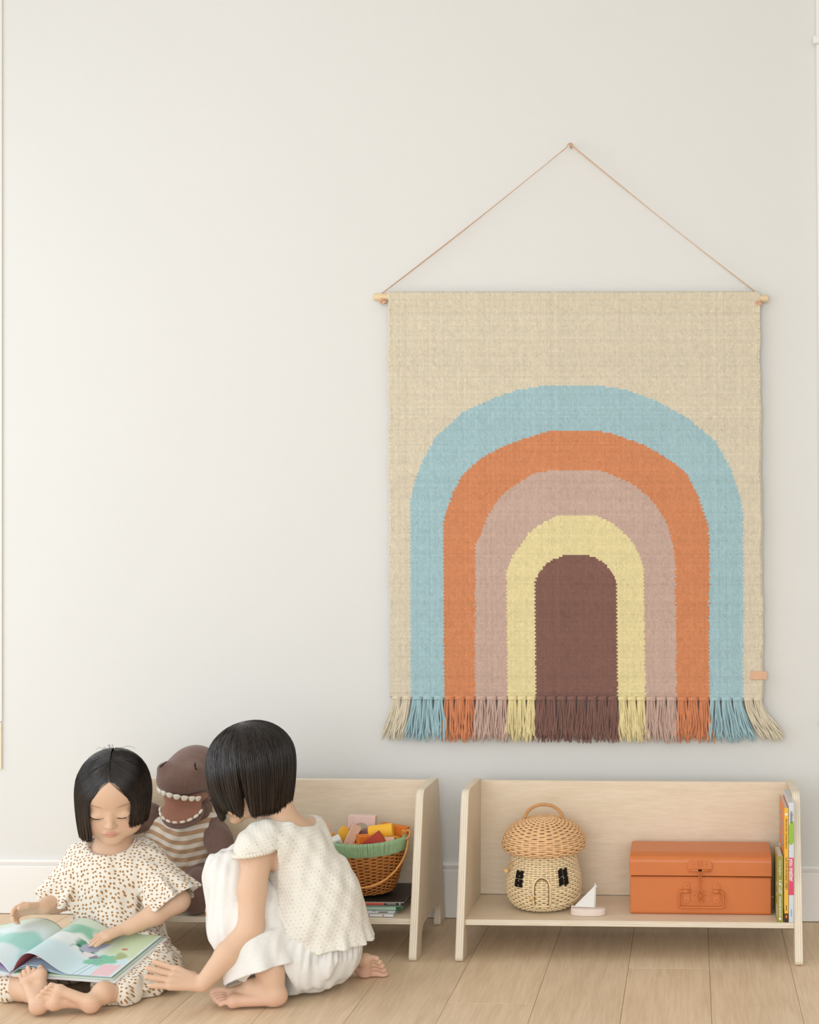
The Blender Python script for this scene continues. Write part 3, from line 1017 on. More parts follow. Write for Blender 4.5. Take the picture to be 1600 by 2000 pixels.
wh = srgb(226, 228, 230, 1.1)
f1, w1, d1 = flat_book('white picture book lying at the bottom of the stack under the basket', -.925, -.694, -.353, -.135, ZB, .0085, wh, wh)
MB().box((.045, -d1 - .0004, .0032), (.060, -d1 + .0004, .0056)).build('spine_print', mat('mauve_print', srgb(150, 100, 120), .5, .3, noise=.02, nscale=20), f1)
MB().add([(.092 + .002 * math.cos(a), -d1 - .0005, .0042 + .0022 * math.sin(a)) for a in np.linspace(0, 2 * PI, 9)[:-1]], [tuple(range(8))]).build('publisher_mark', M_ink_or, f1)
for (x0, y0, x1, y1) in ((.030, .0, .052, .012), (.062, .004, .070, .020), (.078, .0, .100, .008), (.036, .022, .060, .026)):
    MB().box((x0, -d1 + .008 + y0, .0084), (x1, -d1 + .008 + y1, .0088)).build('cover_drawing', M_ink_k if y0 < .01 and x0 > .07 else mat('grey_print', (.55, .57, .6, 1), .5, .3, noise=.02, nscale=30), f1)
mint = srgb(170, 196, 176, 1.05)
f2, w2, d2 = flat_book('mint green picture book in the middle of the stack under the basket', -.925, -.6815, -.326, -.128, ZB + .0087, .0098, mint, mint)
MB().box((w2 - .012, -d2 - .0004, .0003), (w2, -d2 + .002, .0095)).build('spine_print', mat('dark_green_print', srgb(36, 88, 50), .5, .3, noise=.02, nscale=20), f2)
f3, w3, d3 = flat_book('black covered picture book with a coral spine topping the stack under the basket', -.925, -.676, -.318, -.130, ZB + .0187, .0088, (.03, .025, .022, 1), srgb(206, 196, 186))
M_coral = mat('coral_print', srgb(214, 96, 84, 1.05), .5, .3, noise=.02, nscale=20)
MB().box((-w3 + .01, -d3 - .0004, .0012), (.078, -d3 + .001, .0062)).build('spine_band', M_coral, f3)
MB().box((.078, -d3 - .0004, .0012), (w3, -d3 + .001, .0062)).build('spine_band', M_ink_k, f3)
text_obj('WALKER BOOKS', .0042, M_ink_w, f3, (.0815, -d3 - .0006, .0037), (PI / 2, 0, 0), sx=.75)
MB().box((w3 - .0115, -d3 - .0007, .0022), (w3 - .008, -d3 - .0003, .0052)).build('publisher_mark', M_ink_w, f3)

# ------------------------------------------------------------------ green-rimmed basket with its swing handle
M_wk_br = wicker_mat('amber_wicker', srgb(186, 122, 62, 1.1), .2)
M_wk_brd = wicker_mat('amber_wicker_shade', srgb(74, 42, 20))  # near-dark liner, the shade seen through the basket weave as colour
M_green = mat('sage_cord', srgb(158, 188, 146, 1.1), 0.55, 0.3, noise=.10, nscale=120)
M_amber = mat('amber_cane', srgb(218, 152, 82, 1.1), 0.4, 0.45, noise=.10, nscale=60)
ZS = ZB + .0325
bk = thing('wicker_basket', 'amber wicker basket with a sage green rim and swing handle full of blocks', 'basket', (-0.7695, -0.238, ZS), (0.0, math.radians(-3.0), 0))
gb_ = [(.040, .003), (.050, .005), (.058, .018), (.065, .036), (.0705, .054), (.075, .072), (.0785, .090), (.081, .100)]
MB().lathe([(.0005, .004)] + [(r - .0042, z) for r, z in gb_] + [(.0835, .130), (.0795, .130), (.072, .090), (.055, .03), (.0005, .012)], 40).build('inner_shell', M_wk_brd, bk, True)
o = weave(gb_, 28, 30, .0022, .0021, seg=8).build('basket_weave', M_wk_br, bk, True); tag(o, kind='stuff')
o = stakes(gb_, 30, .0019, .5).build('basket_stakes', M_wk_br, bk, True); tag(o, kind='stuff')
foot = MB()
for k in range(40):
    a = 2 * PI * k / 40
    foot.tube([(.047 * math.cos(a), .047 * math.sin(a), .001), (.052 * math.cos(a + .1), .052 * math.sin(a + .1), .006)], .0017, 5)
foot.build('foot_weave', M_wk_br, bk, True)
rim = MB()
nr = 190
for k in range(nr):
    a = 2 * PI * (k + random.uniform(-.15, .15)) / nr
    ca_, sa_ = math.cos(a), math.sin(a)
    rp_ = [(.0815, .098), (.0850, .101), (.0865, .112), (.0890, .122), (.0895, .127), (.0870, .1305), (.0835, .129), (.0815, .122)]
    rim.tube([(r * ca_, r * sa_, z + random.uniform(-.0003, .0003)) for r, z in rp_], .00165, 4, caps=False)
rim.build('green_rim', M_green, bk, True)
hand = []
for t in np.linspace(0, PI, 40):
    hand.append((.0955 * math.cos(t), -.012 - .088 * math.sin(t) ** 1.1, .122 - .090 * math.sin(t) ** .9))
MB().tube(smooth_path(hand, 70), .0026, 8).build('swing_handle', M_amber, bk, True)
for sx in (-1, 1):
    ear = [(sx * (.0905 + .0085 * math.cos(t) * .9 + .002), -.006 + .006 * math.sin(t), .134 + .0095 * math.sin(t + .4)) for t in np.linspace(0, 2 * PI, 21)[:-1]]
    e = MB().tube(ear, .0024, 7, True).build('ear_ring', M_amber, bk, True)
    MB().tube(smooth_path([(sx * .0830, -.006, .122), (sx * .0820, -.008, .140), (sx * .0860, -.010, .146), (sx * .089, -.010, .139)], 16), .0024, 7).build('ear_loop', M_amber, e, True)

# ------------------------------------------------------------------ wooden blocks in the basket
GB = 'toy blocks heaped in the green-rimmed basket'


def bmat(n, c):
    return mat('painted_' + n, c, .55, .3, noise=.04, nscale=60, bump=.05, bscale=120)


Bpink, Btan = bmat('pink', srgb(226, 196, 190, 1.08)), bmat('tan_pink', srgb(218, 178, 152, 1.08))
Byel, Bor, Bred = bmat('yellow', srgb(250, 192, 60)), bmat('orange', srgb(226, 126, 40)), bmat('red', srgb(186, 70, 56))
Bmauve, Bwhite = bmat('mauve', srgb(150, 112, 108)), bmat('white', (0.82, 0.81, 0.78, 1))


def block(label, mb, m, loc, rot):
    o = mb.build('toy_block', m, None, loc=loc, rot=tuple(math.radians(a) for a in rot))
    tag(o, label, 'toy block', GB)
    return o


zr = ZS + .125
archp = [(-.033, 0), (-.016, 0)] + [(-.016 * math.cos(t), .016 * math.sin(t)) for t in np.linspace(.15, PI - .15, 9)] + [(.016, 0), (.033, 0), (.033, .033), (-.033, .033)]
block('pale pink arch block standing at the back of the heap', MB().prism(archp, 'y', -.012, .012, .0012), Bpink, (-.800, -.212, zr + .021), (0, 2, 2))
block('dusty pink oblong block tilted against the arch block', MB().box((-.011, -.015, -.032), (.011, .015, .032), .0015), [Btan], (-.815, -.262, zr + .009), (-6, 26, 14))
block('bright yellow cylinder block lying on top of the heap', MB().lathe([(.0005, -.029), (.0155, -.029), (.017, -.0275), (.017, .0275), (.0155, .029), (.0005, .029)], 24), Byel, (-.745, -.252, zr + .0225), (0, 83, 4))
block('orange cube block beside the red triangle', MB().box((-.0145, -.013, -.02), (.0145, .013, .02), .0015), Bor, (-.7815, -.279, zr - .001), (4, 3, 32))
block('brick red triangular block leaning at the front rim', MB().prism([(-.038, -.014), (.034, -.014), (.012, .020)], 'y', -.012, .012, .0012), Bred, (-.7555, -.288, zr + .010), (0, -3, 0))
block('pale peach cylinder block under the yellow cylinder', MB().lathe([(.0005, -.03), (.0135, -.03), (.015, -.0285), (.015, .0285), (.0135, .03), (.0005, .03)], 24), Btan, (-.738, -.270, zr - .002), (0, 88, 4))
block('orange plank block behind the yellow cylinder', MB().box((-.034, -.01, -.013), (.034, .01, .013), .0015), Bor, (-.722, -.206, zr + .017), (0, 8, -6))
block('mauve half round block tucked inside the arch', MB().prism([(.016 * math.cos(t), .016 * math.sin(t)) for t in np.linspace(0, PI, 14)], 'y', -.013, .013, .001), Bmauve, (-.787, -.239, zr + .009), (0, 20, 0))
block('yellow wedge block at the far edge of the heap', MB().prism([(-.013, -.018), (.013, -.018), (.013, .012), (.0, .022), (-.013, .010)], 'y', -.013, .013, .0012), Byel, (-.8405, -.228, zr + .009), (0, -8, 10))
block('white rounded block at the rim beside the yellow wedge', MB().box((-.013, -.016, -.012), (.013, .016, .012), .004, 3), Bwhite, (-.851, -.262, zr - .002), (10, -22, 20))
block('plain tan block wedged below the orange cube', MB().box((-.016, -.013, -.02), (.016, .013, .02), .0015), Btan, (-.806, -.285, zr - .022), (0, 30, 5))
block('yellow block under the orange plank at the inner rim', MB().box((-.014, -.014, -.022), (.014, .014, .022), .0015), Byel, (-.718, -.238, zr - .014), (0, 20, 12))
block('orange block under the mauve half round', MB().box((-.018, -.015, -.02), (.018, .015, .02), .0015), Bor, (-.775, -.228, zr - .028), (0, 0, 22))
# ------------------------------------------------------------------ modelling with distance fields (soft bodies, cloth, people)
def nrm(v):
    v = np.asarray(v, float)
    return v / (np.linalg.norm(v) + 1e-12)


def frame(x, z):
    """rotation matrix with columns x, y, z; z is made square to x"""
    x = nrm(x)
    z = np.asarray(z, float)
    z = nrm(z - x * np.dot(x, z))
    y = np.cross(z, x)
    return np.stack([x, y, z], 1)


def smin(a, b, k):
    if k <= 1e-6: return np.minimum(a, b)
    h = np.maximum(k - np.abs(a - b), 0) / k
    return np.minimum(a, b) - h * h * k * 0.25


class Vol:
    def __init__(s, lo, hi, h):
        s.h = h
        s.lo = np.array(lo, float)
        n = np.ceil((np.array(hi, float) - s.lo) / h).astype(int) + 1
        s.n = n
        s.F = np.full(n, 0.5, np.float32)
        s.ax = [(s.lo[i] + h * np.arange(n[i])).astype(np.float32) for i in range(3)]

    def blk(s, lo, hi):
        a = np.clip(np.floor((np.asarray(lo) - s.lo) / s.h).astype(int), 0, s.n - 1)
        b = np.clip(np.ceil((np.asarray(hi) - s.lo) / s.h).astype(int) + 1, 1, s.n)
        sl = tuple(slice(a[i], b[i]) for i in range(3))
        X = s.ax[0][sl[0]][:, None, None]
        Y = s.ax[1][sl[1]][None, :, None]
        Z = s.ax[2][sl[2]][None, None, :]
        return sl, X, Y, Z

    def put(s, d, sl, k, mode):
        if mode == 'add': s.F[sl] = smin(s.F[sl], d, k)
        else: s.F[sl] = -smin(-s.F[sl], d, k)

    def cone(s, a, b, ra, rb=None, k=0.01, mode='add', fn=None):
        rb = ra if rb is None else rb
        a, b = np.asarray(a, float), np.asarray(b, float)
        m = max(ra, rb) + k + 4 * s.h
        sl, X, Y, Z = s.blk(np.minimum(a, b) - m, np.maximum(a, b) + m)
        ba = b - a
        L2 = float(ba.dot(ba)) + 1e-12
        t = np.clip(((X - a[0]) * ba[0] + (Y - a[1]) * ba[1] + (Z - a[2]) * ba[2]) / L2, 0, 1)
        d = np.sqrt((X - a[0] - t * ba[0]) ** 2 + (Y - a[1] - t * ba[1]) ** 2 + (Z - a[2] - t * ba[2]) ** 2) - (ra + t * (rb - ra))
        s.put(d, sl, k, mode)
        return s

    def chain(s, pts, rs, k=0.01, kj=0.006):
        for i in range(len(pts) - 1):
            s.cone(pts[i], pts[i + 1], rs[i], rs[i + 1], k if i == 0 else kj)
        return s

    def ell(s, c, r, R=None, k=0.01, mode='add'):
        c, r = np.asarray(c, float), np.asarray(r, float)
        m = r.max() + k + 4 * s.h
        sl, X, Y, Z = s.blk(c - m, c + m)
        x, y, z = X - c[0], Y - c[1], Z - c[2]
        if R is not None:
            x, y, z = (R[0, 0] * x + R[1, 0] * y + R[2, 0] * z, R[0, 1] * x + R[1, 1] * y + R[2, 1] * z, R[0, 2] * x + R[1, 2] * y + R[2, 2] * z)
        k0 = np.sqrt((x / r[0]) ** 2 + (y / r[1]) ** 2 + (z / r[2]) ** 2)
        k1 = np.sqrt((x / r[0] ** 2) ** 2 + (y / r[1] ** 2) ** 2 + (z / r[2] ** 2) ** 2) + 1e-9
        s.put(k0 * (k0 - 1) / k1, sl, k, mode)
        return s

    def flare(s, a, b, ra, rb, th, n=0, amp=0.0, ph=0.0, k=0.004, sx=1.0, up=(0, 0, 1), power=1.0):
        """open rippled cuff: a thin flaring shell from a to b"""
        a, b = np.asarray(a, float), np.asarray(b, float)
        m = max(ra, rb) * max(1, sx) + amp + th + 4 * s.h
        sl, X, Y, Z = s.blk(np.minimum(a, b) - m, np.maximum(a, b) + m)
        L = np.linalg.norm(b - a)
        A = (b - a) / L
        R = frame(A, up)
        x, y, z = X - a[0], Y - a[1], Z - a[2]
        ta = (A[0] * x + A[1] * y + A[2] * z)
        p = (R[0, 1] * x + R[1, 1] * y + R[2, 1] * z) / sx
        q = R[0, 2] * x + R[1, 2] * y + R[2, 2] * z
        t = np.clip(ta / L, 0, 1)
        an = np.arctan2(q, p)
        rad = ra + (rb - ra) * t ** power
        rip = 1 + 0 * an
        if n: rip = np.sin(n * an + ph) + 0.45 * np.sin((n * 2 - 3) * an + 2.1 * ph)
        d = np.abs(np.sqrt(p * p + q * q) - (rad + amp * t * rip)) * 0.85 - th / 2
        d = np.maximum(d, np.maximum(-ta, ta - L - 0.25 * amp * rip))
        s.put(d, sl, k, 'add')
        return s

    def displace(s, fn, lo=None, hi=None):
        sl, X, Y, Z = s.blk(s.lo if lo is None else lo, s.lo + s.h * (s.n - 1) if hi is None else hi)
        near = np.abs(s.F[sl]) < 0.03
        d = fn(X, Y, Z)
        s.F[sl] = np.where(near, s.F[sl] + d, s.F[sl])
        return s

    def floor(s, z, k=0.004):
        """flatten against the ground"""
        Z = s.ax[2][None, None, :]
        s.F = -smin(-s.F, (Z - z) + 0 * s.F, k)
        return s

    def press(s, o, n, lo, hi, k=0.01):
        """flatten everything above the plane through o with normal n inside a box"""
        sl, X, Y, Z = s.blk(lo, hi)
        n = nrm(n)
        d = -((X - o[0]) * n[0] + (Y - o[1]) * n[1] + (Z - o[2]) * n[2])
        e = np.maximum(np.maximum(lo[0] - X, X - hi[0]), np.maximum(lo[1] - Y, Y - hi[1]))
        s.F[sl] = -smin(-s.F[sl], np.maximum(d, e + 0 * d), k)
        return s

    def cast(s, o, d, lim=0.25):
        o, d = np.asarray(o, float), nrm(d)
        t = np.arange(0, lim, s.h * 0.4)
        P = o[None] + t[:, None] * d[None]
        i = np.clip(np.round((P - s.lo) / s.h).astype(int), 0, s.n - 1)
        v = s.F[i[:, 0], i[:, 1], i[:, 2]]
        w = np.where(v < 0)[0]
        return P[w[0]] if len(w) else None

    def mesh(s, relax=2):
        F = s.F
        n = np.array(F.shape)
        ins = F < 0
        c = n - 1
        tot = np.zeros(c, np.uint8)
        for dx in (0, 1):
            for dy in (0, 1):
                for dz in (0, 1):
                    tot += ins[dx:c[0] + dx, dy:c[1] + dy, dz:c[2] + dz]
        cells = np.argwhere((tot > 0) & (tot < 8))
        idx = np.full(c, -1, np.int32)
        idx[cells[:, 0], cells[:, 1], cells[:, 2]] = np.arange(len(cells))
        acc = np.zeros((len(cells), 3))
        cnt = np.zeros(len(cells))
        cor = [(0, 0, 0), (1, 0, 0), (0, 1, 0), (1, 1, 0), (0, 0, 1), (1, 0, 1), (0, 1, 1), (1, 1, 1)]
        val = [F[cells[:, 0] + o[0], cells[:, 1] + o[1], cells[:, 2] + o[2]].astype(float) for o in cor]
        for a, b in ((0, 1), (2, 3), (4, 5), (6, 7), (0, 2), (1, 3), (4, 6), (5, 7), (0, 4), (1, 5), (2, 6), (3, 7)):
            va, vb = val[a], val[b]
            m = (va < 0) != (vb < 0)
            t = np.where(m, va / np.where(m, va - vb, 1), 0)
            oa, ob = np.array(cor[a], float), np.array(cor[b], float)
            acc += np.where(m[:, None], oa + t[:, None] * (ob - oa), 0)
            cnt += m
        V = s.lo + s.h * (cells + acc / np.maximum(cnt, 1)[:, None])
        quads = []
        for ax in range(3):
            o = [1, 2] if ax == 0 else ([0, 2] if ax == 1 else [0, 1])
            sa = [slice(None)] * 3
            sb = [slice(None)] * 3
            sa[ax] = slice(0, n[ax] - 1)
            sb[ax] = slice(1, n[ax])
            e = ins[tuple(sa)] != ins[tuple(sb)]
            p = np.argwhere(e)
            ok = (p[:, o[0]] > 0) & (p[:, o[1]] > 0) & (p[:, o[0]] < n[o[0]] - 1) & (p[:, o[1]] < n[o[1]] - 1)
            p = p[ok]
            sg = ins[tuple(p.T)]
            def cell(d0, d1):
                q = p.copy()
                q[:, o[0]] += d0
                q[:, o[1]] += d1
                return idx[tuple(q.T)]
            Q = np.stack([cell(-1, -1), cell(0, -1), cell(0, 0), cell(-1, 0)], 1)
            flip = sg if ax != 1 else ~sg
            Q = np.where(flip[:, None], Q, Q[:, ::-1])
            quads.append(Q)
        Q = np.concatenate(quads)
        for _ in range(relax):        # light smoothing
            S = np.zeros_like(V)
            C = np.zeros(len(V))
            for i in range(4):
                j = (i + 1) % 4
                np.add.at(S, Q[:, i], V[Q[:, j]])
                np.add.at(C, Q[:, i], 1)
            V = 0.45 * V + 0.55 * S / np.maximum(C, 1)[:, None]
        return V, Q

    def build(s, name, m, parent=None, relax=2, world=True):
        V, Q = s.mesh(relax)
        o = mesh_obj(name, V, Q, m, parent, True, None, world)
        return o, V


def folds(seed, amp, wl=(0.03, 0.07), vert=0.25, n=7):
    """long soft creases: a sum of a few waves, stretched along z"""
    r = random.Random(seed)
    W = []
    for i in range(n):
        a = r.uniform(0, 2 * PI)
        k = 2 * PI / r.uniform(*wl)
        W.append((k * math.cos(a), k * math.sin(a), k * r.uniform(-vert, vert), r.uniform(0, 6.28)))
    def f(X, Y, Z):
        d = 0
        for kx, ky, kz, p in W:
            d = d + np.sin(kx * X + ky * Y + kz * Z + p)
        return amp * d / math.sqrt(n)
    return f


def hand(v, wrist, fwd, back, L, left, curl, thumb=(0.5, 0.35), spread=1.0, k=0.006):
    """fwd: wrist to knuckles; back: normal of the back of the hand; curl: bend of the four fingers (index first)"""
    R = frame(fwd, back)                     # columns: forward, side, back
    sgn = -1.0 if left else 1.0              # side axis: thumb side is +side for a right hand
    def P(x, t, b):
        return np.asarray(wrist, float) + R @ np.array([x * L, sgn * t * L, b * L])
    # palm
    for t0, t1, r in ((0.02, .19, .088), (.0, .065, .09), (-.02, -.06, .086), (-.03, -.175, .078)):
        v.cone(P(0.0, t0, 0), P(.47, t1, .01), r * L * 1.0, r * L * .92, k)
    v.cone(P(.06, .10, -.03), P(.34, .20, -.05), .095 * L, .075 * L, k)      # ball of the thumb
    lens = (.40, .45, .41, .32)
    offs = (.19, .065, -.06, -.175)
    fan = (.13, .03, -.08, -.20)
    for i in range(4):
        base = P(.46, offs[i], .012)
        a = 0.0
        c = curl[i]
        pos = base
        ph = fan[i] * spread
        rr = (.064, .058, .053, .045) if i < 3 else (.054, .049, .045, .038)
        for j, fr in enumerate((.45, .31, .24)):
            a += c * (0.8, 1.0, 0.8)[j]
            d = R @ np.array([math.cos(a) * math.cos(ph), sgn * math.sin(ph) * math.cos(a), -math.sin(a)])
            nx = pos + d * lens[i] * fr * L
            v.cone(pos, nx, rr[j] * L, rr[j + 1] * L, .0022 if j == 0 else .001)
            pos = nx
    t0 = P(.20, .20, -.06)
    out, dn = thumb
    d1 = R @ nrm([.62, sgn * out, -dn])
    t1 = t0 + d1 * .25 * L
    d2 = R @ nrm([.85, sgn * out * .55, -dn * .9])
    t2 = t1 + d2 * .20 * L
    v.cone(t0, t1, .085 * L, .072 * L, .004)
    v.cone(t1, t2, .072 * L, .056 * L, .002)


def foot_build(v, heel, toe, medial, dorsal, L, ankle, ra, k=0.008, curl=0.0, w=1.18):
    x = nrm(toe)
    m = np.asarray(medial, float); m = nrm(m - x * x.dot(m))
    d = np.asarray(dorsal, float); d = d - x * x.dot(d); d = nrm(d - m * m.dot(d))
    H = np.asarray(heel, float)
    R = np.stack([x, m, d], 1)
    def P(a, b, c):
        return H + R @ np.array([a * L, b * L * w, c * L])
    v.ell(H, (.155 * L, .135 * L * w, .14 * L), R, k)
    v.cone(P(.03, 0, .02), P(.36, .03, .13), .13 * L, .118 * L, k)
    v.cone(P(.05, -.03, -.02), P(.55, -.11, -.03), .10 * L, .085 * L, k)
    v.cone(P(.36, .03, .10), P(.60, .10, -.005), .11 * L, .10 * L, k)
    v.cone(P(.60, .10, -.01), P(.57, -.12, -.035), .098 * L, .085 * L, k)
    v.cone(P(.02, 0, .06), ankle, .13 * L, ra, k)
    spec = ((.110, .62, .88, .078), (.022, .64, .865, .046), (-.043, .62, .825, .044), (-.102, .59, .775, .042), (-.156, .55, .72, .040))
    for i, (b, a0, a1, r) in enumerate(spec):
        dz = -.012 * i
        p0, p1, p2 = P(a0, b, -.01 + dz), P((a0 + a1) / 2 + .02, b * 1.06, .02 + dz), P(a1, b * 1.08, -.03 * curl + dz)
        v.cone(p0, p1, r * .95 * L, r * .90 * L, .002)
        v.cone(p1, p2, r * .90 * L, r * 1.08 * L, .0006)


def skin_material(name):
    m = attr_mat(name, rough=0.5, spec=0.35, sub=0.12, bump=0.03, bscale=250)
    return m


M_skin = skin_material('skin')
M_hair = mat('black_hair', (0.014, 0.010, 0.009, 1), 0.23, 0.6, noise=0.35, nscale=60)
M_hair2 = mat('dark_brown_hair', (0.020, 0.013, 0.010, 1), 0.24, 0.6, noise=0.35, nscale=60)
def hair_tint(m):
    """strand-to-strand colour from the mesh's own attribute"""
    nt = m.node_tree
    a = nt.nodes.new('ShaderNodeVertexColor')
    a.layer_name = 'Col'
    b = nt.nodes['Principled BSDF']
    for l in list(b.inputs['Base Color'].links): nt.links.remove(l)
    nt.links.new(a.outputs['Color'], b.inputs['Base Color'])


def hair_obj(strands, rad, m, parent, base, tip, seed):
    V, Q = hair_mesh(strands, rad)
    o = mesh_obj('hair', V, Q, m, parent, True)
    g = np.random.default_rng(seed)
    n, k, _ = strands.shape
    r = g.lognormal(-.45, .6, n)[:, None, None]
    t = np.linspace(0, 1, k)[None, :, None] ** 3  # browner towards the tips: backlight through the ends put into the colour
    c = (np.asarray(base)[None, None] * (1 - t) + np.asarray(tip)[None, None] * t) * r
    set_col(o, np.repeat(c.reshape(-1, 3), 3, 0))
    return o


hair_tint(M_hair)
hair_tint(M_hair2)
M_lash = mat('lash', (0.02, 0.014, 0.012, 1), 0.6, 0.2, noise=.1, nscale=50)


def hair_mesh(strands, rad, sides=3):
    """strands: array (n, m, 3); one mesh of fine tapered tubes"""
    n, m, _ = strands.shape
    T = np.gradient(strands, axis=1)
    T /= np.linalg.norm(T, axis=2)[:, :, None] + 1e-9
    A = np.array([0.31, 0.77, 0.56])
    N = np.cross(T, A)
    N /= np.linalg.norm(N, axis=2)[:, :, None] + 1e-9
    B = np.cross(T, N)
    tp = np.ones(m)
    tp[-1] = .35
    tp[0] = .6
    R = rad[:, None] * tp[None, :]
    V = np.empty((n, m, sides, 3))
    for k in range(sides):
        a = 2 * PI * k / sides
        V[:, :, k] = strands + R[:, :, None] * (math.cos(a) * N + math.sin(a) * B)
    V = V.reshape(-1, 3)
    i = np.arange(n)[:, None, None]
    j = np.arange(m - 1)[None, :, None]
    k = np.arange(sides)[None, None, :]
    k2 = (k + 1) % sides
    b0 = (i * m + j) * sides
    b1 = (i * m + j + 1) * sides
    Q = np.stack([b0 + k, b0 + k2, b1 + k2, b1 + k], -1).reshape(-1, 4)
    return V, Q


def bob_hair(C, R, rad, cen, phi_rng, hem, root_fn, n, m, seed, tuck=0.0, grav=0.5, layers=(.90, 1.0), thick=0.0009, shrink=.10, hem_fn=None):
    """strands over an ellipsoid head (local axes x right, y forward, z up) falling to a blunt hem.
    hem: world height of the cut; grav: how far the fall follows the plumb line"""
    g = np.random.default_rng(seed)
    phi = g.uniform(phi_rng[0], phi_rng[1], n)
    lay = g.uniform(layers[0], layers[1], n) ** 0.8
    lay = np.clip(lay, layers[0], layers[1])
    out = np.zeros((n, m, 3))
    mo = int(m * .55)
    for i in range(n):
        al, sd = root_fn(phi[i], g)
        u = nrm([math.sin(sd) * math.cos(al), math.sin(al), math.cos(al) * math.cos(sd)])
        w = np.array([math.sin(phi[i]), math.cos(phi[i]), 0.0])
        om = math.acos(np.clip(u.dot(w), -1, 1))
        t = np.linspace(0, 1, mo)
        q = (np.sin((1 - t) * om)[:, None] * u + np.sin(t * om)[:, None] * w) / math.sin(om)
        s = lay[i] * (1 - shrink * (1 - t) ** 3)
        q = q * np.asarray(rad)[None] * s[:, None] + np.asarray(cen)[None]
        P = (R @ q.T).T + C
        dn_h = -R[:, 2]
        dn = nrm((1 - grav) * dn_h + grav * np.array([0, 0, -1.0]))
        inward = -nrm(R @ np.array([w[0], w[1], 0]))
        h = (hem if hem_fn is None else hem_fn(phi[i])) + g.normal(0, .0025)
        Lh = max(.01, (P[-1][2] - h) / max(.2, -dn[2]))
        tt = np.linspace(0, 1, m - mo + 1)[1:]
        fall = P[-1][None] + (tt * Lh)[:, None] * dn[None] + (tuck * tt ** 2)[:, None] * inward[None]
        out[i, :mo] = P
        out[i, mo:] = fall
    # ease the corner between cap and fall
    for _ in range(3):
        out[:, 1:-1] = .5 * out[:, 1:-1] + .25 * (out[:, :-2] + out[:, 2:])
    wv = g.normal(0, 1, (n, 1, 3)) * np.linspace(0, 1, m)[None, :, None] ** 2 * .0012
    out += wv
    r = g.uniform(.7, 1.15, n) * thick
    return out, r
# ------------------------------------------------------------------ the younger child, sitting with a picture book
TD = np.array([-1.2694, -0.563, 0.408])            # head centre
_f = nrm([.272, -.899, -.342])
_x = nrm([.957, .29, 0.0])
_u = nrm(np.cross(_f, _x))
TR = np.stack([_x, _f, _u], 1)                     # columns: right, forward, up


def TH(x, f, u):
    return TD + TR @ np.array([x, f, u])


tv = Vol((-1.50, -0.85, -0.01), (-1.06, -0.42, 0.53), 0.00185)
# torso, neck
tv.ell((-1.297, -.488, .075), (.085, .065, .072), None, .02)
tv.chain([(-1.297, -.490, .08), (-1.290, -.505, .17), (-1.286, -.518, .235)], [.062, .060, .058], .03, .02)
tv.cone((-1.345, -.524, .250), (-1.228, -.524, .250), .036, .036, .03)
tv.cone((-1.286, -.522, .255), TH(0, -.020, -.055), .042, .036, .025)
# head
tv.ell(TH(0, -.008, .018), (.0700, .0830, .0745), TR, .006)
tv.ell(TH(0, .020, -.036), (.0590, .0545, .0550), TR, .022)
for s in (-1, 1):
    tv.ell(TH(s * .034, .039, -.045), (.026, .027, .026), TR, .018)
    tv.ell(TH(s * .0275, .0640, -.0120), (.0150, .0105, .0095), TR, .008)       # lowered lids
    tv.ell(TH(s * .069, -.006, -.016), (.007, .013, .019), TR, .006)           # ears
tv.ell(TH(0, .055, -.0775), (.020, .0150, .0135), TR, .016)
tv.ell(TH(0, .048, .034), (.050, .028, .036), TR, .02)
tv.cone(TH(0, .0705, -.006), TH(0, .0800, -.0290), .0058, .0072, .010)
tv.ell(TH(0, .0820, -.0315), (.0078, .0068, .0062), TR, .005)
for s in (-1, 1):
    tv.ell(TH(s * .0085, .0770, -.0330), (.0052, .0056, .0046), TR, .004)
tv.ell(TH(0, .0710, -.0520), (.0165, .0090, .0068), TR, .008)
tv.ell(TH(0, .0775, -.0500), (.0118, .0052, .0034), TR, .003)
tv.ell(TH(0, .0755, -.0568), (.0100, .0054, .0036), TR, .003)
tv.cone(TH(-.0125, .0800, -.0530), TH(.0125, .0800, -.0530), .0010, .0010, .003, 'sub')
tv.cone(TH(-.0013, .0880, -.0400), TH(.0013, .0850, -.0455), .0016, .0016, .004, 'sub')
# arms
tv.chain([(-1.356, -.525, .255), (-1.397, -.522, .168)], [.029, .024], .02, .01)
tv.chain([(-1.397, -.522, .168), (-1.402, -.560, .169), (-1.4055, -.605, .1710)], [.024, .0235, .0165], .012, .01)
hand(tv, (-1.4060, -.608, .1710), (-.82, -.50, -.02), (-.35, .66, .66), .088, False, (.50, .62, .72, .80), (.45, .30), .8)
tv.chain([(-1.214, -.525, .255), (-1.132, -.545, .172)], [.029, .0245], .02, .01)
tv.chain([(-1.132, -.545, .172), (-1.172, -.572, .149), (-1.2190, -.603, .1270)], [.0245, .0235, .0165], .012, .01)
hand(tv, (-1.2215, -.605, .1275), (-.76, -.58, -.245), (-.22, -.20, .95), .098, True, (.10, .11, .11, .10), (.42, .10), 1.15)
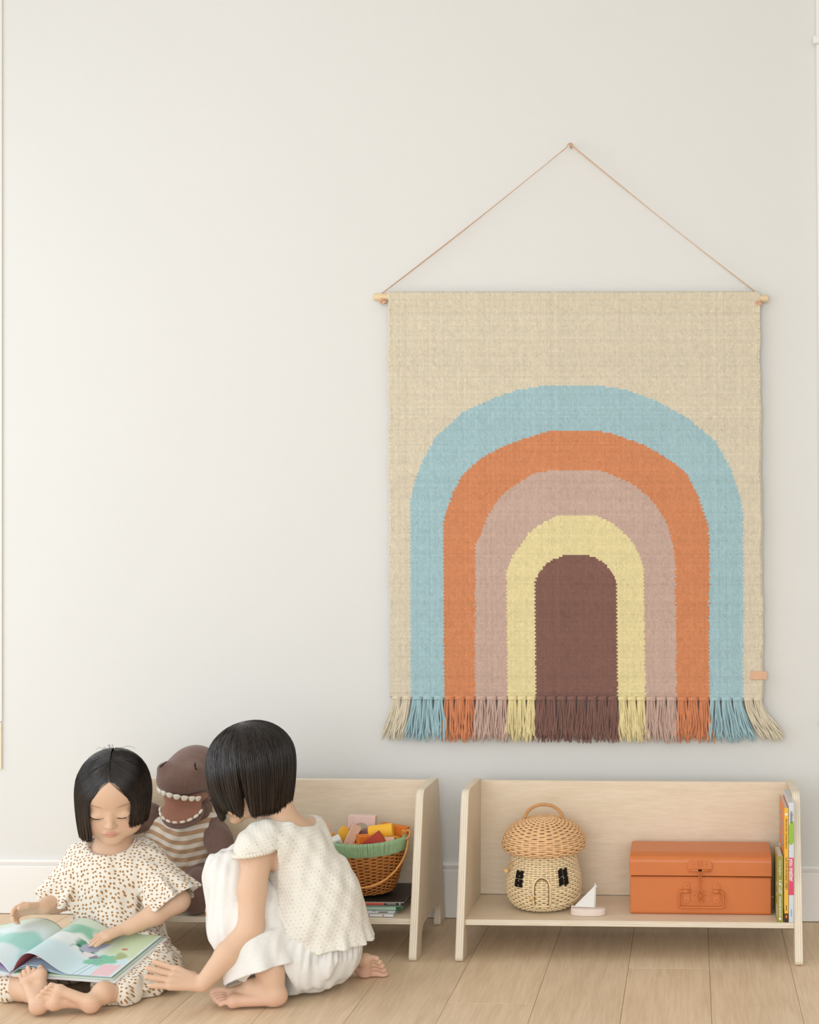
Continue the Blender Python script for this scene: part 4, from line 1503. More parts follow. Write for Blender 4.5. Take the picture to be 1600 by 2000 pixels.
# legs, loosely crossed
tv.chain([(-1.335, -.515, .060), (-1.437, -.652, .044)], [.052, .038], .03, .01)
tv.chain([(-1.437, -.652, .044), (-1.400, -.712, .036), (-1.340, -.772, .036)], [.038, .033, .022], .012, .01)
tv.chain([(-1.255, -.515, .060), (-1.160, -.640, .038)], [.050, .034], .03, .01)
tv.chain([(-1.160, -.640, .038), (-1.180, -.700, .034), (-1.207, -.762, .034)], [.034, .031, .022], .012, .01)
foot_build(tv, (-1.3220, -.8030, .0205), (-.42, .56, .69), (.86, .20, .38), (-.1, .8, -.6), .112, (-1.338, -.775, .034), .021, w=1.3)
foot_build(tv, (-1.2190, -.7910, .0225), (-.93, -.10, .20), (-.22, -.10, -.95), (.1, .95, -.1), .120, (-1.207, -.765, .038), .022)
BO = np.array([-1.4078, -.75, .0671])               # open book: corner at the foot of the spine
BA = np.array([.2152, 0, -.0123])
BB = np.array([.0424, .17, .0413])
BN = nrm(np.cross(BA, BB))
tv.press(BO - BN * .004, BN, (-1.66, -.752, -.02), (-1.148, -.575, .10), .008)
tv.floor(0.001)
child, V = tv.build('person', M_skin, None, 1)
tag(child, 'small child with a black bob in a cream dotted dress reading on the floor', 'person')
SKIN = np.array([0.735, 0.495, 0.345])
L_ = (V - TD) @ TR
col = np.tile(SKIN, (len(V), 1))


def tint(col, mask, c, w):
    mk = np.clip(mask, 0, 1)[:, None] * w
    return col * (1 - mk) + np.array(c) * mk


lip = 1.35 - np.sqrt((L_[:, 0] / .0125) ** 2 + ((L_[:, 2] + .0533) / .0068) ** 2) * 1.0
col = tint(col, np.where(L_[:, 1] > .068, lip * 2, 0), (.62, .25, .20), .75)
for s in (-1, 1):
    bl = 1 - np.sqrt((L_[:, 0] - s * .037) ** 2 + (L_[:, 2] + .038) ** 2) / .024
    col = tint(col, np.where(L_[:, 1] > .02, bl, 0), (.74, .38, .28), .45)
    br = 1.2 - np.sqrt(((L_[:, 0] - s * .029) / .0165) ** 2 + ((L_[:, 2] - .0105 - .004 * np.sin((L_[:, 0] * s - .012) * 70)) / .0028) ** 2)
    col = tint(col, np.where(L_[:, 1] > .04, br * 1.5, 0), (.24, .13, .08), .5)
hl = np.where(np.abs(L_[:, 0]) < .05, .080 - 1.15 * np.abs(L_[:, 0]), .02)
scalp = ((L_[:, 2] > hl) & (L_[:, 1] < .075)) | ((L_[:, 1] < -.01) & (L_[:, 2] > -.055))
inhead = np.linalg.norm(L_, axis=1) < .115
col[scalp & inhead] = (.012, .009, .008)
tip = 1 - np.abs(V[:, 2] - .02) / .03
col = tint(col, np.where((V[:, 1] < -.78) & (V[:, 2] < .03), .6, 0), (.68, .36, .26), .5)
set_col(child, col)
# lash lines lie on the lids
for s in (-1, 1):
    pts = []
    for t in np.linspace(-1, 1, 13):
        xx = s * .0278 + t * .0145
        uu_ = -.0165 + .0042 * t * t + .0022 * t * s
        p = tv.cast(TH(xx, .12, uu_), -_f)
        pts.append(p + _f * .0004)
    MB().tube(pts, [.0005 + .0007 * math.sin(PI * min(1, .12 + i / 13)) for i in range(13)], 6, flat=1.0).build('eyelashes', M_lash, child, True, world=False)
# hair: centre parting, blunt bob
def t_root(phi, g):
    t = np.clip((abs(phi) - .55) / (PI - .55), 0, 1)
    al = .74 - 1.25 * t ** .8 + g.normal(0, .05)
    return np.clip(al, -.75, .80), .03 * np.sign(phi)


def t_hem(phi):
    return (.316 if phi < 0 else .345) + .012 * (abs(phi) / PI)


strd, rr = [], []
for rng, n, sd in (((0.82, PI), 2600, 1), ((-PI, -0.74), 2600, 2)):
    a, b = bob_hair(TD, TR, (.0805, .0930, .0845), (0, -.010, .018), rng, 0, t_root, n, 18, sd, tuck=.010, grav=.55, layers=(.88, 1.0), shrink=.05, hem_fn=t_hem)
    strd.append(a); rr.append(b)
# front locks swept off the forehead from the parting
def t_root2(phi, g):
    return g.uniform(.30, .93) + g.normal(0, .02), .010 * np.sign(phi)
for rng, n, sd in (((0.60, 1.15), 1300, 3), ((-1.15, -.58), 1300, 4)):
    a, b = bob_hair(TD, TR, (.0800, .0935, .0830), (0, -.008, .019), rng, 0, t_root2, n, 18, sd, tuck=.008, grav=.5, layers=(.945, 1.0), shrink=.03, hem_fn=t_hem)
    strd.append(a); rr.append(b)
# stray hairs on the forehead and crown
g = np.random.default_rng(9)
st = []
for i in range(44):
    al, x0 = g.uniform(.66, .86), g.uniform(-.25, .25)
    pts = []
    ln = g.uniform(.2, .6)
    for t in np.linspace(0, 1, 18):
        a = al + ln * t
        px_ = x0 * (1 + 1.1 * t) + .05 * t * np.sign(x0)
        p = np.array([math.sin(px_) * math.cos(a) * .0705, math.sin(a) * .084 - .008, math.cos(a) * .0750 + .018 - .001]) * 1.0
        pts.append(TH(*(p * np.array([1.05, 1.035, 1.05]))))
    st.append(pts)
for i in range(9):
    x0 = g.uniform(-.02, .03)
    h_ = g.uniform(.006, .018)
    d_ = g.uniform(-.03, .04)
    st.append([TH(x0 + d_ * t, -.015 + .01 * t, .103 + h_ * math.sin(PI * .8 * t)) for t in np.linspace(0, 1, 18)])
strd.append(np.array(st)); rr.append(np.full(len(st), .00034))
hair_obj(np.concatenate(strd), np.concatenate(rr), M_hair, child, (.013, .0095, .009), (.040, .022, .012), 71)

# ------------------------------------------------------------------ her dotted dress
def dotted(name):
    m = bpy.data.materials.new(name)
    m.use_nodes = True
    nt = m.node_tree; L = nt.links.new
    b = nt.nodes['Principled BSDF']
    b.inputs['Roughness'].default_value = .85
    b.inputs['Specular IOR Level'].default_value = .15
    b.inputs['Sheen Weight'].default_value = .1
    tc = nt.nodes.new('ShaderNodeTexCoord')
    ns = nt.nodes.new('ShaderNodeTexNoise'); ns.inputs['Scale'].default_value = 220; ns.inputs['Detail'].default_value = 1
    L(tc.outputs['Object'], ns.inputs['Vector'])
    mx = nt.nodes.new('ShaderNodeVectorMath'); mx.operation = 'MULTIPLY_ADD'
    mx.inputs[1].default_value = (.0022, .0022, .0022)
    L(ns.outputs['Color'], mx.inputs[0]); L(tc.outputs['Object'], mx.inputs[2])
    at = nt.nodes.new('ShaderNodeAttribute'); at.attribute_name = 'pat'
    ad = nt.nodes.new('ShaderNodeVectorMath'); ad.operation = 'MULTIPLY_ADD'
    ad.inputs[1].default_value = (.0030, .0030, .0030)
    L(ns.outputs['Color'], ad.inputs[0]); L(at.outputs['Vector'], ad.inputs[2])
    vo = nt.nodes.new('ShaderNodeTexVoronoi'); vo.voronoi_dimensions = '2D'; vo.inputs['Scale'].default_value = 104; vo.inputs['Randomness'].default_value = .62
    L(ad.outputs[0], vo.inputs['Vector'])
    cr = nt.nodes.new('ShaderNodeValToRGB'); cr.color_ramp.interpolation = 'LINEAR'
    cr.color_ramp.elements[0].position = .235; cr.color_ramp.elements[0].color = (.42, .215, .072, 1)
    cr.color_ramp.elements[1].position = .265; cr.color_ramp.elements[1].color = (.84, .80, .72, 1)
    L(vo.outputs['Distance'], cr.inputs[0]); L(cr.outputs[0], b.inputs['Base Color'])
    bp = nt.nodes.new('ShaderNodeBump'); bp.inputs['Strength'].default_value = .15; bp.inputs['Distance'].default_value = .001
    n2 = nt.nodes.new('ShaderNodeTexNoise'); n2.inputs['Scale'].default_value = 600
    L(tc.outputs['Object'], n2.inputs['Vector']); L(n2.outputs['Fac'], bp.inputs['Height']); L(bp.outputs[0], b.inputs['Normal'])
    return m


M_dot = dotted('cream_dotted_cotton')
dv = Vol((-1.52, -.78, -.01), (-1.04, -.38, .34), 0.0022)
dv.cone((-1.287, -.522, .258), (-1.286, -.515, .235), .062, .066, .02)
dv.ell((-1.286, -.530, .235), (.066, .054, .045), None, .03)
dv.ell((-1.289, -.508, .190), (.092, .072, .075), None, .025)
dv.ell((-1.294, -.500, .120), (.106, .078, .075), None, .025)
dv.cone((-1.345, -.523, .250), (-1.226, -.523, .252), .043, .044, .03)
dv.cone((-1.348, -.522, .250), (-1.384, -.522, .207), .044, .043, .02)
dv.cone((-1.222, -.522, .252), (-1.176, -.534, .212), .044, .044, .02)
# skirt over the lap and knees
dv.ell((-1.293, -.500, .060), (.118, .085, .066), None, .03)
dv.cone((-1.330, -.510, .058), (-1.420, -.645, .044), .066, .050, .03)
dv.cone((-1.420, -.645, .042), (-1.428, -.700, .038), .050, .046, .02)
dv.cone((-1.260, -.510, .058), (-1.180, -.625, .046), .070, .054, .03)
dv.ell((-1.168, -.595, .035), (.056, .075, .052), None, .03)
dv.ell((-1.176, -.668, .028), (.048, .036, .042), None, .02)
dv.ell((-1.196, -.708, .034), (.054, .040, .050), None, .02)
dv.cone((-1.196, -.705, .034), (-1.165, -.640, .036), .042, .046, .02)
dv.displace(folds(3, .0030, (.030, .075), .25, 9))
dv.displace(folds(5, .0040, (.04, .09), .9, 6), (-1.52, -.78, -.01), (-1.04, -.38, .12))
# gathers below the waist seam
dv.displace(lambda X, Y, Z: .0022 * np.sin(np.arctan2(X + 1.293, -(Y + .5)) * 34) * np.clip((.118 - Z) / .012, 0, 1) * np.clip((Z - .05) / .03, 0, 1)
            + .004 * np.exp(-((Z - .120) / .004) ** 2), (-1.42, -.60, .04), (-1.17, -.40, .14))
# room for arms and neck
dv.ell((-1.283, -.548, .3045), (.049, .050, .032), None, .006, 'sub')
dv.cone((-1.380, -.522, .206), (-1.404, -.532, .140), .036, .05, .004, 'sub')
dv.cone((-1.180, -.534, .207), (-1.128, -.550, .145), .037, .05, .004, 'sub')
# gathered sleeve frills
dv.flare((-1.376, -.522, .214), (-1.401, -.536, .160), .041, .053, .0044, 8, .0085, .4, .004, 1.0, (0, 0, 1), .7)
dv.flare((-1.182, -.534, .217), (-1.138, -.547, .167), .042, .054, .0044, 8, .0085, 1.1, .004, 1.0, (0, 0, 1), .7)
# hem frill spreading on the floor beside the knee
dv.flare((-1.170, -.612, .075), (-1.166, -.632, .004), .050, .070, .0044, 7, .0090, .7, .006, 1.0, (1, 0, 0))
dv.floor(0.0015)
dv.press(BO - BN * .0015, BN, (-1.66, -.752, -.02), (-1.148, -.585, .16), .006)
dress, V = dv.build('dress', M_dot, child, 2, world=False)


def unwrap_attr(o, V, c, ux, uy, uz, name='pat'):
    """cloth coordinates: arc around an upright axis, drop along it"""
    d = V - np.asarray(c)
    x, y, z = d @ ux, d @ uy, d @ uz
    r = np.sqrt(x * x + y * y)
    a = np.arctan2(x, -y)
    p = np.stack([a * np.clip(r, .07, .12) * 1.0, z - .35 * (r - .1), np.zeros(len(V))], 1)
    at = o.data.attributes.new(name, 'FLOAT_VECTOR', 'POINT')
    at.data.foreach_set('vector', p.astype(np.float32).ravel())


def tri_attr(o, V, name='pat', ax=None):
    """flat print coordinates taken from the broad direction each piece of cloth faces"""
    n = np.zeros(len(V) * 3, np.float32)
    o.data.vertices.foreach_get('normal', n)
    p = np.stack([V[:, 0], V[:, 2] + .9 * V[:, 1], np.zeros(len(V))], 1)
    at = o.data.attributes.new(name, 'FLOAT_VECTOR', 'POINT')
    at.data.foreach_set('vector', p.astype(np.float32).ravel())


tri_attr(dress, V)
# collar binding and waist seam gathers
# ------------------------------------------------------------------ open picture book on her lap
OB = thing('open_picture_book', 'large open picture book with pastel pages on the small child\'s lap', 'book', tuple(BO))
bR = np.stack([BA, BB, BN], 1)          # (a, b, height in metres) to the frame of the book


def bk_p(a, b, h):
    a, b, h = np.broadcast_arrays(np.asarray(a, float), np.asarray(b, float), np.asarray(h, float))
    return np.stack([a, b, h], -1) @ bR.T


M_board = mat('white_book_board', (.82, .82, .81, 1), .45, .35, noise=.01, nscale=20)
M_page = attr_mat('printed_page', rough=.45, spec=.35)
for a0, a1 in ((.012, 1.03), (-1.03, -.012)):
    mb = MB()
    c = [bk_p(a, b, h) for h in (-.0012, .0012) for a, b in ((a0, -.02), (a1, -.02), (a1, 1.02), (a0, 1.02))]
    mb.add(c, [(0, 3, 2, 1), (4, 5, 6, 7), (0, 1, 5, 4), (1, 2, 6, 5), (2, 3, 7, 6), (3, 0, 4, 7)])
    mb.build('cover_board', M_board, OB)
mb = MB()
c = [bk_p(a, b, h) for h in (-.0014, .0008) for a, b in ((-.03, -.02), (.03, -.02), (.03, 1.02), (-.03, 1.02))]
mb.add(c, [(0, 3, 2, 1), (4, 5, 6, 7), (0, 1, 5, 4), (1, 2, 6, 5), (2, 3, 7, 6), (3, 0, 4, 7)]).build('spine', mat('pink_book_cloth', srgb(220, 190, 186), .6, .3, noise=.02, nscale=30), OB)


def sstep(x, a, b):
    t = np.clip((x - a) / (b - a), 0, 1)
    return t * t * (3 - 2 * t)


def vnoise(x, y, s, sc):
    r = np.random.default_rng(s)
    g = r.random((40, 40))
    X, Y = np.abs(x) * sc % 39, np.abs(y) * sc % 39
    i, j = X.astype(int), Y.astype(int)
    u, w = X - i, Y - j
    u, w = u * u * (3 - 2 * u), w * w * (3 - 2 * w)
    i2, j2 = (i + 1) % 40, (j + 1) % 40
    return (g[i, j] * (1 - u) + g[i2, j] * u) * (1 - w) + (g[i, j2] * (1 - u) + g[i2, j2] * u) * w


def sheet(name, side, hfun, top, bottom, na=70, nb=44, amax=.985, th=.0006):
    A, B = np.meshgrid(np.linspace(.012, amax, na), np.linspace(.01, .99, nb))
    H = hfun(A, B)
    up = bk_p(side * A, B, H).reshape(-1, 3)
    lo = bk_p(side * A, B, H - th).reshape(-1, 3)
    i = np.arange(na * nb).reshape(nb, na)
    q = np.stack([i[:-1, :-1], i[:-1, 1:], i[1:, 1:], i[1:, :-1]], -1).reshape(-1, 4)
    if side < 0: q = q[:, ::-1]
    per = np.concatenate([i[0, :], i[1:, -1], i[-1, -2::-1], i[-2:0:-1, 0]])
    pn = np.roll(per, -1)
    n = na * nb
    qs = np.stack([pn, per, per + n, pn + n], -1)
    if side < 0: qs = qs[:, ::-1]
    o = mesh_obj(name, np.concatenate([up, lo]), np.concatenate([q, q[:, ::-1] + n, qs]), M_page, OB, True)
    ct = top(A, B).reshape(-1, 3) if callable(top) else np.tile(np.array(top[:3]), (n, 1))
    cb = np.tile(np.array(bottom[:3]), (n, 1))
    set_col(o, np.concatenate([ct, cb]))
    return o


C3 = lambda r, g_, b: np.array(srgb(r, g_, b)[:3])


def blendc(c, m, col):
    m = np.clip(m, 0, 1)[..., None]
    return c * (1 - m) + col * m


def art_right(A, B):
    n1, n2, n3 = vnoise(A, B, 1, 9), vnoise(A, B, 2, 22), vnoise(A + .3, B, 3, 5)
    c = np.zeros(A.shape + (3,)) + C3(206, 230, 238)
    c = blendc(c, sstep(B + .2 * (n1 - .5), .30, .55), C3(232, 240, 240))
    c = blendc(c, sstep(B + .15 * (n3 - .5), .62, .95), C3(206, 222, 206))
    # water-coloured greens on the slope of the leaf
    gmask = sstep(.14 - np.abs(B - (.62 + .25 * A) + .22 * (n1 - .5)), 0, .09) * sstep(A, .05, .3) * sstep(.62 - A, 0, .12)
    c = blendc(c, gmask * .9, C3(128, 194, 170))
    g2 = sstep(.10 - np.abs(B - (.55 - .25 * (A - .35)) + .18 * (n2 - .5)), 0, .05) * sstep(A, .33, .4) * sstep(.62 - A, 0, .08)
    c = blendc(c, g2, C3(92, 160, 132))
    c = blendc(c, sstep(n2 + .6 * g2, 1.18, 1.3), C3(60, 110, 90))
    # far meadow
    m = sstep(A, .60, .70) * sstep(B + .15 * (n1 - .5), .35, .5)
    c = blendc(c, m * .85, C3(200, 220, 178))
    c = blendc(c, sstep(.13 - np.hypot((A - .70) / 1.3, B - .33) + .10 * (n2 - .5), 0, .05), C3(130, 200, 170))
    c = blendc(c, sstep(.09 - np.hypot(A - .84, (B - .45) / 1.2) + .06 * (n1 - .5), 0, .03), C3(168, 186, 140))
    # a grey shape with a yellow cover beside the hand
    e = np.hypot((A - .50 - .35 * (B - .55)) / .075, (B - .60) / .17) + .25 * (n2 - .5)
    c = blendc(c, sstep(1.05 - e, 0, .2), C3(176, 184, 206))
    c = blendc(c, sstep(.055 - np.hypot(A - .56, B - .75) + .03 * (n2 - .5), 0, .01), C3(226, 214, 160))
    c = blendc(c, sstep(.045 - np.hypot((A - .60) / 1.5, B - .40) + .03 * (n2 - .5), 0, .01), C3(140, 134, 156))
    c = blendc(c, sstep(.05 - np.hypot((A - .54) / 1.2, B - .43) + .03 * (n2 - .5), 0, .01), C3(228, 226, 230))
    # pink corner panel, margins, fine lines
    pk_ = sstep(A, .765, .77) * sstep(.955 - A, 0, .005) * sstep(B, .02, .025) * sstep(.27 + .02 * np.sin(A * 90) - B, 0, .01)
    c = blendc(c, pk_, C3(236, 200, 206))
    c = blendc(c, sstep(.03 - np.abs(A - .80) , 0, .004) * sstep(.02 - np.abs(B - .62), 0, .004), C3(206, 120, 112))
    c = blendc(c, sstep(A, .965, .97), C3(226, 238, 244))
    for a0, a1 in ((.60, .665), (.66, .715)):
        ln = np.abs(A - (a0 + (a1 - a0) * B / .36))
        c = blendc(c, sstep(.0045 - ln, 0, .002) * sstep(.36 - B, 0, .01), C3(130, 150, 176))
    return c


def art_left(A, B):
    n1 = vnoise(A, B, 4, 8)
    c = np.zeros(A.shape + (3,)) + C3(226, 240, 244)
    c = blendc(c, sstep(.22 - np.abs(B - .45 + .3 * (n1 - .5)), 0, .12), C3(168, 220, 212))
    c = blendc(c, sstep(B, .72, .95), C3(214, 228, 216))
    return c


def hump(pk, w0, lift, tail):
    def f(A, B):
        p = pk(B)
        up = np.sin(np.clip(A / w0, 0, 1) * PI / 2) ** 1.1
        dn = .5 + .5 * np.cos(np.clip((A - w0) / (tail - w0), 0, 1) * PI)
        return lift + .0105 * sstep(A, .3, .75) * 0 + (p - .002) * np.where(A < w0, up, dn)
    return f


h_top = lambda A, B: .0105 + hump(lambda B: .044 - .012 * B, .19, 0, .58)(A, B) - .009 * np.exp(-(A / .05) ** 2)
h_mid = lambda A, B: .0092 + hump(lambda B: .016 - .004 * B, .20, 0, .55)(A, B) - .006 * np.exp(-(A / .05) ** 2)
h_low = lambda A, B: .0084 + hump(lambda B: .012 - .004 * B, .20, 0, .55)(A, B) - .006 * np.exp(-(A / .05) ** 2)
blk = lambda A, B: .0060 - .0045 * np.exp(-(A / .10) ** 2)
sheet('page', 1, h_top, art_right, srgb(214, 120, 126), 210, 130)
sheet('page', 1, h_mid, srgb(170, 200, 222), srgb(150, 186, 214))
sheet('page', 1, h_low, srgb(206, 224, 236), srgb(120, 160, 130))
sheet('page_block', 1, blk, srgb(196, 216, 190), srgb(220, 226, 226), amax=1.0, th=.0045)
h_l = lambda A, B: .009 + hump(lambda B: .036 - .010 * B, .24, 0, .75)(A, B) - .007 * np.exp(-(A / .05) ** 2)
sheet('page', -1, h_l, art_left, srgb(226, 236, 240))
sheet('page', -1, lambda A, B: .0075 + hump(lambda B: .018 - .005 * B, .24, 0, .7)(A, B) - .006 * np.exp(-(A / .05) ** 2), srgb(166, 140, 190), srgb(200, 200, 220))
sheet('page_block', -1, blk, srgb(210, 226, 230), srgb(220, 226, 226), amax=1.0, th=.0045)
# ------------------------------------------------------------------ plush dinosaur leaning back on the shelf
def felt(name, c):
    return mat(name, c, .95, .1, noise=.10, nscale=120, bump=.25, bscale=700, sheen=.25)


M_dino = felt('brown_linen', srgb(120, 96, 87, 1.1))
M_gum = felt('rust_linen', srgb(152, 106, 88, 1.1))
M_tooth = felt('cream_felt', srgb(240, 232, 216))


def striped():
    m = felt('striped_jersey', (1, 1, 1, 1))
    nt = m.node_tree; L = nt.links.new
    b = nt.nodes['Principled BSDF']
    at = nt.nodes.new('ShaderNodeAttribute'); at.attribute_name = 'pat'
    sx = nt.nodes.new('ShaderNodeSeparateXYZ'); L(at.outputs['Vector'], sx.inputs[0])
    w = nt.nodes.new('ShaderNodeMath'); w.operation = 'MULTIPLY'; w.inputs[1].default_value = 2 * PI / .0208
    L(sx.outputs[1], w.inputs[0])
    sn = nt.nodes.new('ShaderNodeMath'); sn.operation = 'SINE'; L(w.outputs[0], sn.inputs[0])
    cr = nt.nodes.new('ShaderNodeValToRGB')
    cr.color_ramp.elements[0].position = .42; cr.color_ramp.elements[0].color = srgb(226, 216, 202, 1.05)
    cr.color_ramp.elements[1].position = .58; cr.color_ramp.elements[1].color = srgb(186, 152, 120, 1.05)
    mr = nt.nodes.new('ShaderNodeMapRange'); mr.inputs['From Min'].default_value = -1; L(sn.outputs[0], mr.inputs['Value'])
    L(mr.outputs[0], cr.inputs[0])
    for l in list(b.inputs['Base Color'].links): nt.links.remove(l)
    L(cr.outputs[0], b.inputs['Base Color'])
    return m


M_stripe = striped()
dino = thing('plush_dinosaur', 'brown plush dinosaur in a striped top with felt teeth on the shelf', 'soft toy', (-1.22, -.26, ZB))
W_ = dict(relax=2)
# trunk, hidden below the top, with the seat on the board
v = Vol((-1.34, -.38, .08), (-1.10, -.12, .34), .003)
v.ell((-1.224, -.215, .150), (.072, .062, .058), None, .02).ell((-1.224, -.230, .24), (.060, .055, .07), None, .03)
v.cone((-1.215, -.235, .27), (-1.205, -.245, .325), .045, .045, .02)
v.floor(ZB + .0012)
v.press((0, -.1300, 0), (0, 1, 0), (-1.4, -.4, 0), (-1, -.1, .4), .004)
v.build('trunk', M_dino, dino)
v = Vol((-1.34, -.36, .12), (-1.10, -.12, .34), .0026)
v.ell((-1.226, -.232, .215), (.077, .068, .085), None, .02).ell((-1.228, -.240, .262), (.070, .058, .055), None, .03)
v.cone((-1.275, -.238, .275), (-1.300, -.232, .262), .036, .030, .02).cone((-1.175, -.238, .280), (-1.158, -.24, .262), .034, .028, .02)
v.displace(folds(21, .0022, (.03, .06), 1.2, 6))
v.ell((-1.205, -.250, .335), (.050, .052, .030), None, .006, 'sub')
v.press((0, -.1300, 0), (0, 1, 0), (-1.4, -.4, 0), (-1, -.1, .4), .004)
Zc = v.ax[2][None, None, :]
v.F = np.maximum(v.F, (.160 + .10 * (v.ax[0][:, None, None] + 1.226) * 0 - Zc))
o, V = v.build('striped_top', M_stripe, dino)
at = o.data.attributes.new('pat', 'FLOAT_VECTOR', 'POINT')
p = np.stack([V[:, 0], V[:, 2] + .10 * (V[:, 0] + 1.22) + .006 * np.sin(V[:, 0] * 45), V[:, 1] * 0], 1)
at.data.foreach_set('vector', p.astype(np.float32).ravel())
# head with open mouth
v = Vol((-1.30, -.40, .29), (-1.09, -.15, .49), .0024)
v.ell((-1.197, -.258, .420), (.060, .068, .056), None, .02)
v.ell((-1.212, -.312, .4040), (.0545, .0580, .0440), None, .03)
v.ell((-1.243, -.335, .4330), (.013, .016, .010), None, .02).ell((-1.172, -.330, .4290), (.013, .016, .010), None, .02)
v.ell((-1.208, -.335, .350), (.070, .075, .0235), frame((1, 0, -.10), (0.1, -.22, 1)), .006, 'sub')
v.cone((-1.205, -.250, .36), (-1.207, -.244, .315), .040, .040, .02)
dh, V = v.build('head', M_dino, dino)
dvh = v
v = Vol((-1.28, -.38, .29), (-1.13, -.24, .39), .0022)
v.ell((-1.208, -.288, .358), (.052, .048, .016), None, .01)
v.ell((-1.206, -.322, .3330), (.047, .043, .0150), frame((1, 0, 0), (0, -.67, .74)), .012)
v.build('mouth_lining', M_gum, dh)
v = Vol((-1.28, -.39, .28), (-1.13, -.22, .38), .0022)
v.ell((-1.206, -.3135, .3215), (.0505, .0445, .0140), frame((1, 0, 0), (0, -.67, .74)), .012)
v.cone((-1.206, -.28, .325), (-1.206, -.25, .33), .03, .035, .02)
v.build('lower_jaw', M_dino, dh)
# scalloped teeth
for k in range(8):
    t = -1.15 + 2.3 * k / 7
    c = np.array([-1.211 + .0530 * math.sin(t), -.3080 - .0555 * math.cos(t) * .98, .3775 - .012 * math.sin(t) - .004])
    R_ = frame((math.cos(t), math.sin(t), -.18 * math.cos(t)), (0, -.15, 1))
    bm = bmesh.new(); bmesh.ops.create_uvsphere(bm, u_segments=10, v_segments=8, radius=1)
    for vt in bm.verts:
        q = np.array(vt.co) * np.array([.0092, .0030, .0095])
        if vt.co.z > .2: q[2] *= .4
        if vt.co.z < -.2: q[0] *= .95
        vt.co = Vector(c + R_ @ q - np.array(dino.location))
    MB().from_bm(bm).build('upper_tooth', M_tooth, dh, True)
for k in range(9):
    t = -1.45 + 2.75 * k / 8
    c = np.array([-1.206 + .0505 * math.sin(t), -.3210 - .0320 * math.cos(t), .3340 - .0290 * math.cos(t) + .003])
    dt = nrm([.0505 * math.cos(t), .0320 * math.sin(t), .0290 * math.sin(t)])
    bm = bmesh.new(); bmesh.ops.create_uvsphere(bm, u_segments=10, v_segments=7, radius=1)
    R_ = frame(dt, (0, -.5, .8))
    for vt in bm.verts:
        vt.co = Vector(c + R_ @ (np.array(vt.co) * np.array([.0078, .0036, .0036])) - np.array(dino.location))
    MB().from_bm(bm).build('lower_tooth', M_tooth, dh, True)
# sewn eyes
M_thread = mat('black_thread', (.015, .012, .012, 1), .6, .2, noise=.1, nscale=80)
for (x0, z0, x1, z1) in ((-1.2470, .4360, -1.2360, .4470), (-1.1700, .4440, -1.1620, .4290)):
    pts = []
    for t in np.linspace(0, 1, 7):
        p = dvh.cast((x0 + (x1 - x0) * t, -.40, z0 + (z1 - z0) * t), (0, 1, 0))
        if p is not None: pts.append(p + np.array([0, -.0006, 0]) - np.array(dino.location))
    if len(pts) > 2: MB().tube(pts, .0017, 6).build('sewn_eye', M_thread, dh, True)
# limbs
for nm, pts, rs in (('arm', [(-1.165, -.235, .285), (-1.138, -.262, .250), (-1.124, -.285, .222)], [.026, .031, .026]),
                    ('arm', [(-1.285, -.235, .285), (-1.315, -.240, .300), (-1.345, -.255, .285)], [.026, .030, .026]),
                    ('leg', [(-1.195, -.215, .135), (-1.175, -.275, .148), (-1.163, -.322, .142), (-1.164, -.345, .125)], [.044, .044, .042, .034]),
                    ('leg', [(-1.255, -.215, .135), (-1.275, -.275, .145), (-1.285, -.322, .138), (-1.285, -.345, .125)], [.044, .044, .042, .034])):
    P = np.array(pts)
    v = Vol(P.min(0) - .06, P.max(0) + .06, .0028)
    v.chain([np.array(q) for q in pts], rs, .01, .02)
    if nm == 'leg': v.floor(ZB + .0012)
    v.displace(folds(11 + len(rs), .0012, (.03, .06), 1, 5))
    v.press((0, -.1300, 0), (0, 1, 0), (-1.5, -.5, 0), (-1, -.08, .5), .004)
    v.build(nm, M_dino, dino)
# ------------------------------------------------------------------ the older child, squatting and reaching out
GD = np.array([-0.956, -0.600, 0.468])
gf = nrm([-.93, .20, -.32])
gx = nrm(np.cross((0, 0, 1.0), gf))          # her left
gu = nrm(np.cross(gf, gx))
GR = np.stack([gx, gf, gu], 1)


def GH(x, f, u):
    return GD + GR @ (np.array([x, f, u]) * 1.06)


gv = Vol((-1.13, -.86, -.01), (-.66, -.43, .60), 0.0020)
# trunk
gv.ell((-.800, -.595, .095), (.070, .068, .065), None, .02)
gv.chain([(-.800, -.598, .110), (-.808, -.600, .200), (-.850, -.600, .285)], [.070, .066, .066], .03, .03)
gv.cone((-.925, -.660, .312), (-.832, -.540, .322), .036, .036, .03)
gv.cone((-.872, -.600, .325), GH(0, -.030, -.055), .042, .036, .03)
# head
gv.ell(GH(0, -.008, .018), np.array((.0700, .0830, .0745)) * 1.06, GR, .006)
gv.ell(GH(0, .020, -.036), np.array((.0565, .0545, .0560)) * 1.06, GR, .022)
for s in (-1, 1):
    gv.ell(GH(s * .034, .040, -.043), (.026, .027, .026), GR, .016)
    gv.ell(GH(s * .028, .0655, -.0125), (.0150, .0105, .0095), GR, .006)
    gv.ell(GH(s * .069, -.006, -.016), (.008, .015, .021), GR, .006)
gv.ell(GH(0, .056, -.0825), (.019, .0150, .0140), GR, .014)
gv.cone(GH(0, .0705, -.006), GH(0, .0820, -.0290), .0058, .0074, .010)
gv.ell(GH(0, .0840, -.0315), (.0080, .0070, .0064), GR, .005)
gv.ell(GH(0, .0710, -.0520), (.0165, .0090, .0068), GR, .008)
gv.ell(GH(0, .0775, -.0500), (.0122, .0054, .0036), GR, .003)
gv.ell(GH(0, .0755, -.0570), (.0105, .0056, .0038), GR, .003)
gv.cone(GH(-.0125, .0800, -.0533), GH(.0125, .0800, -.0533), .0010, .0010, .003, 'sub')
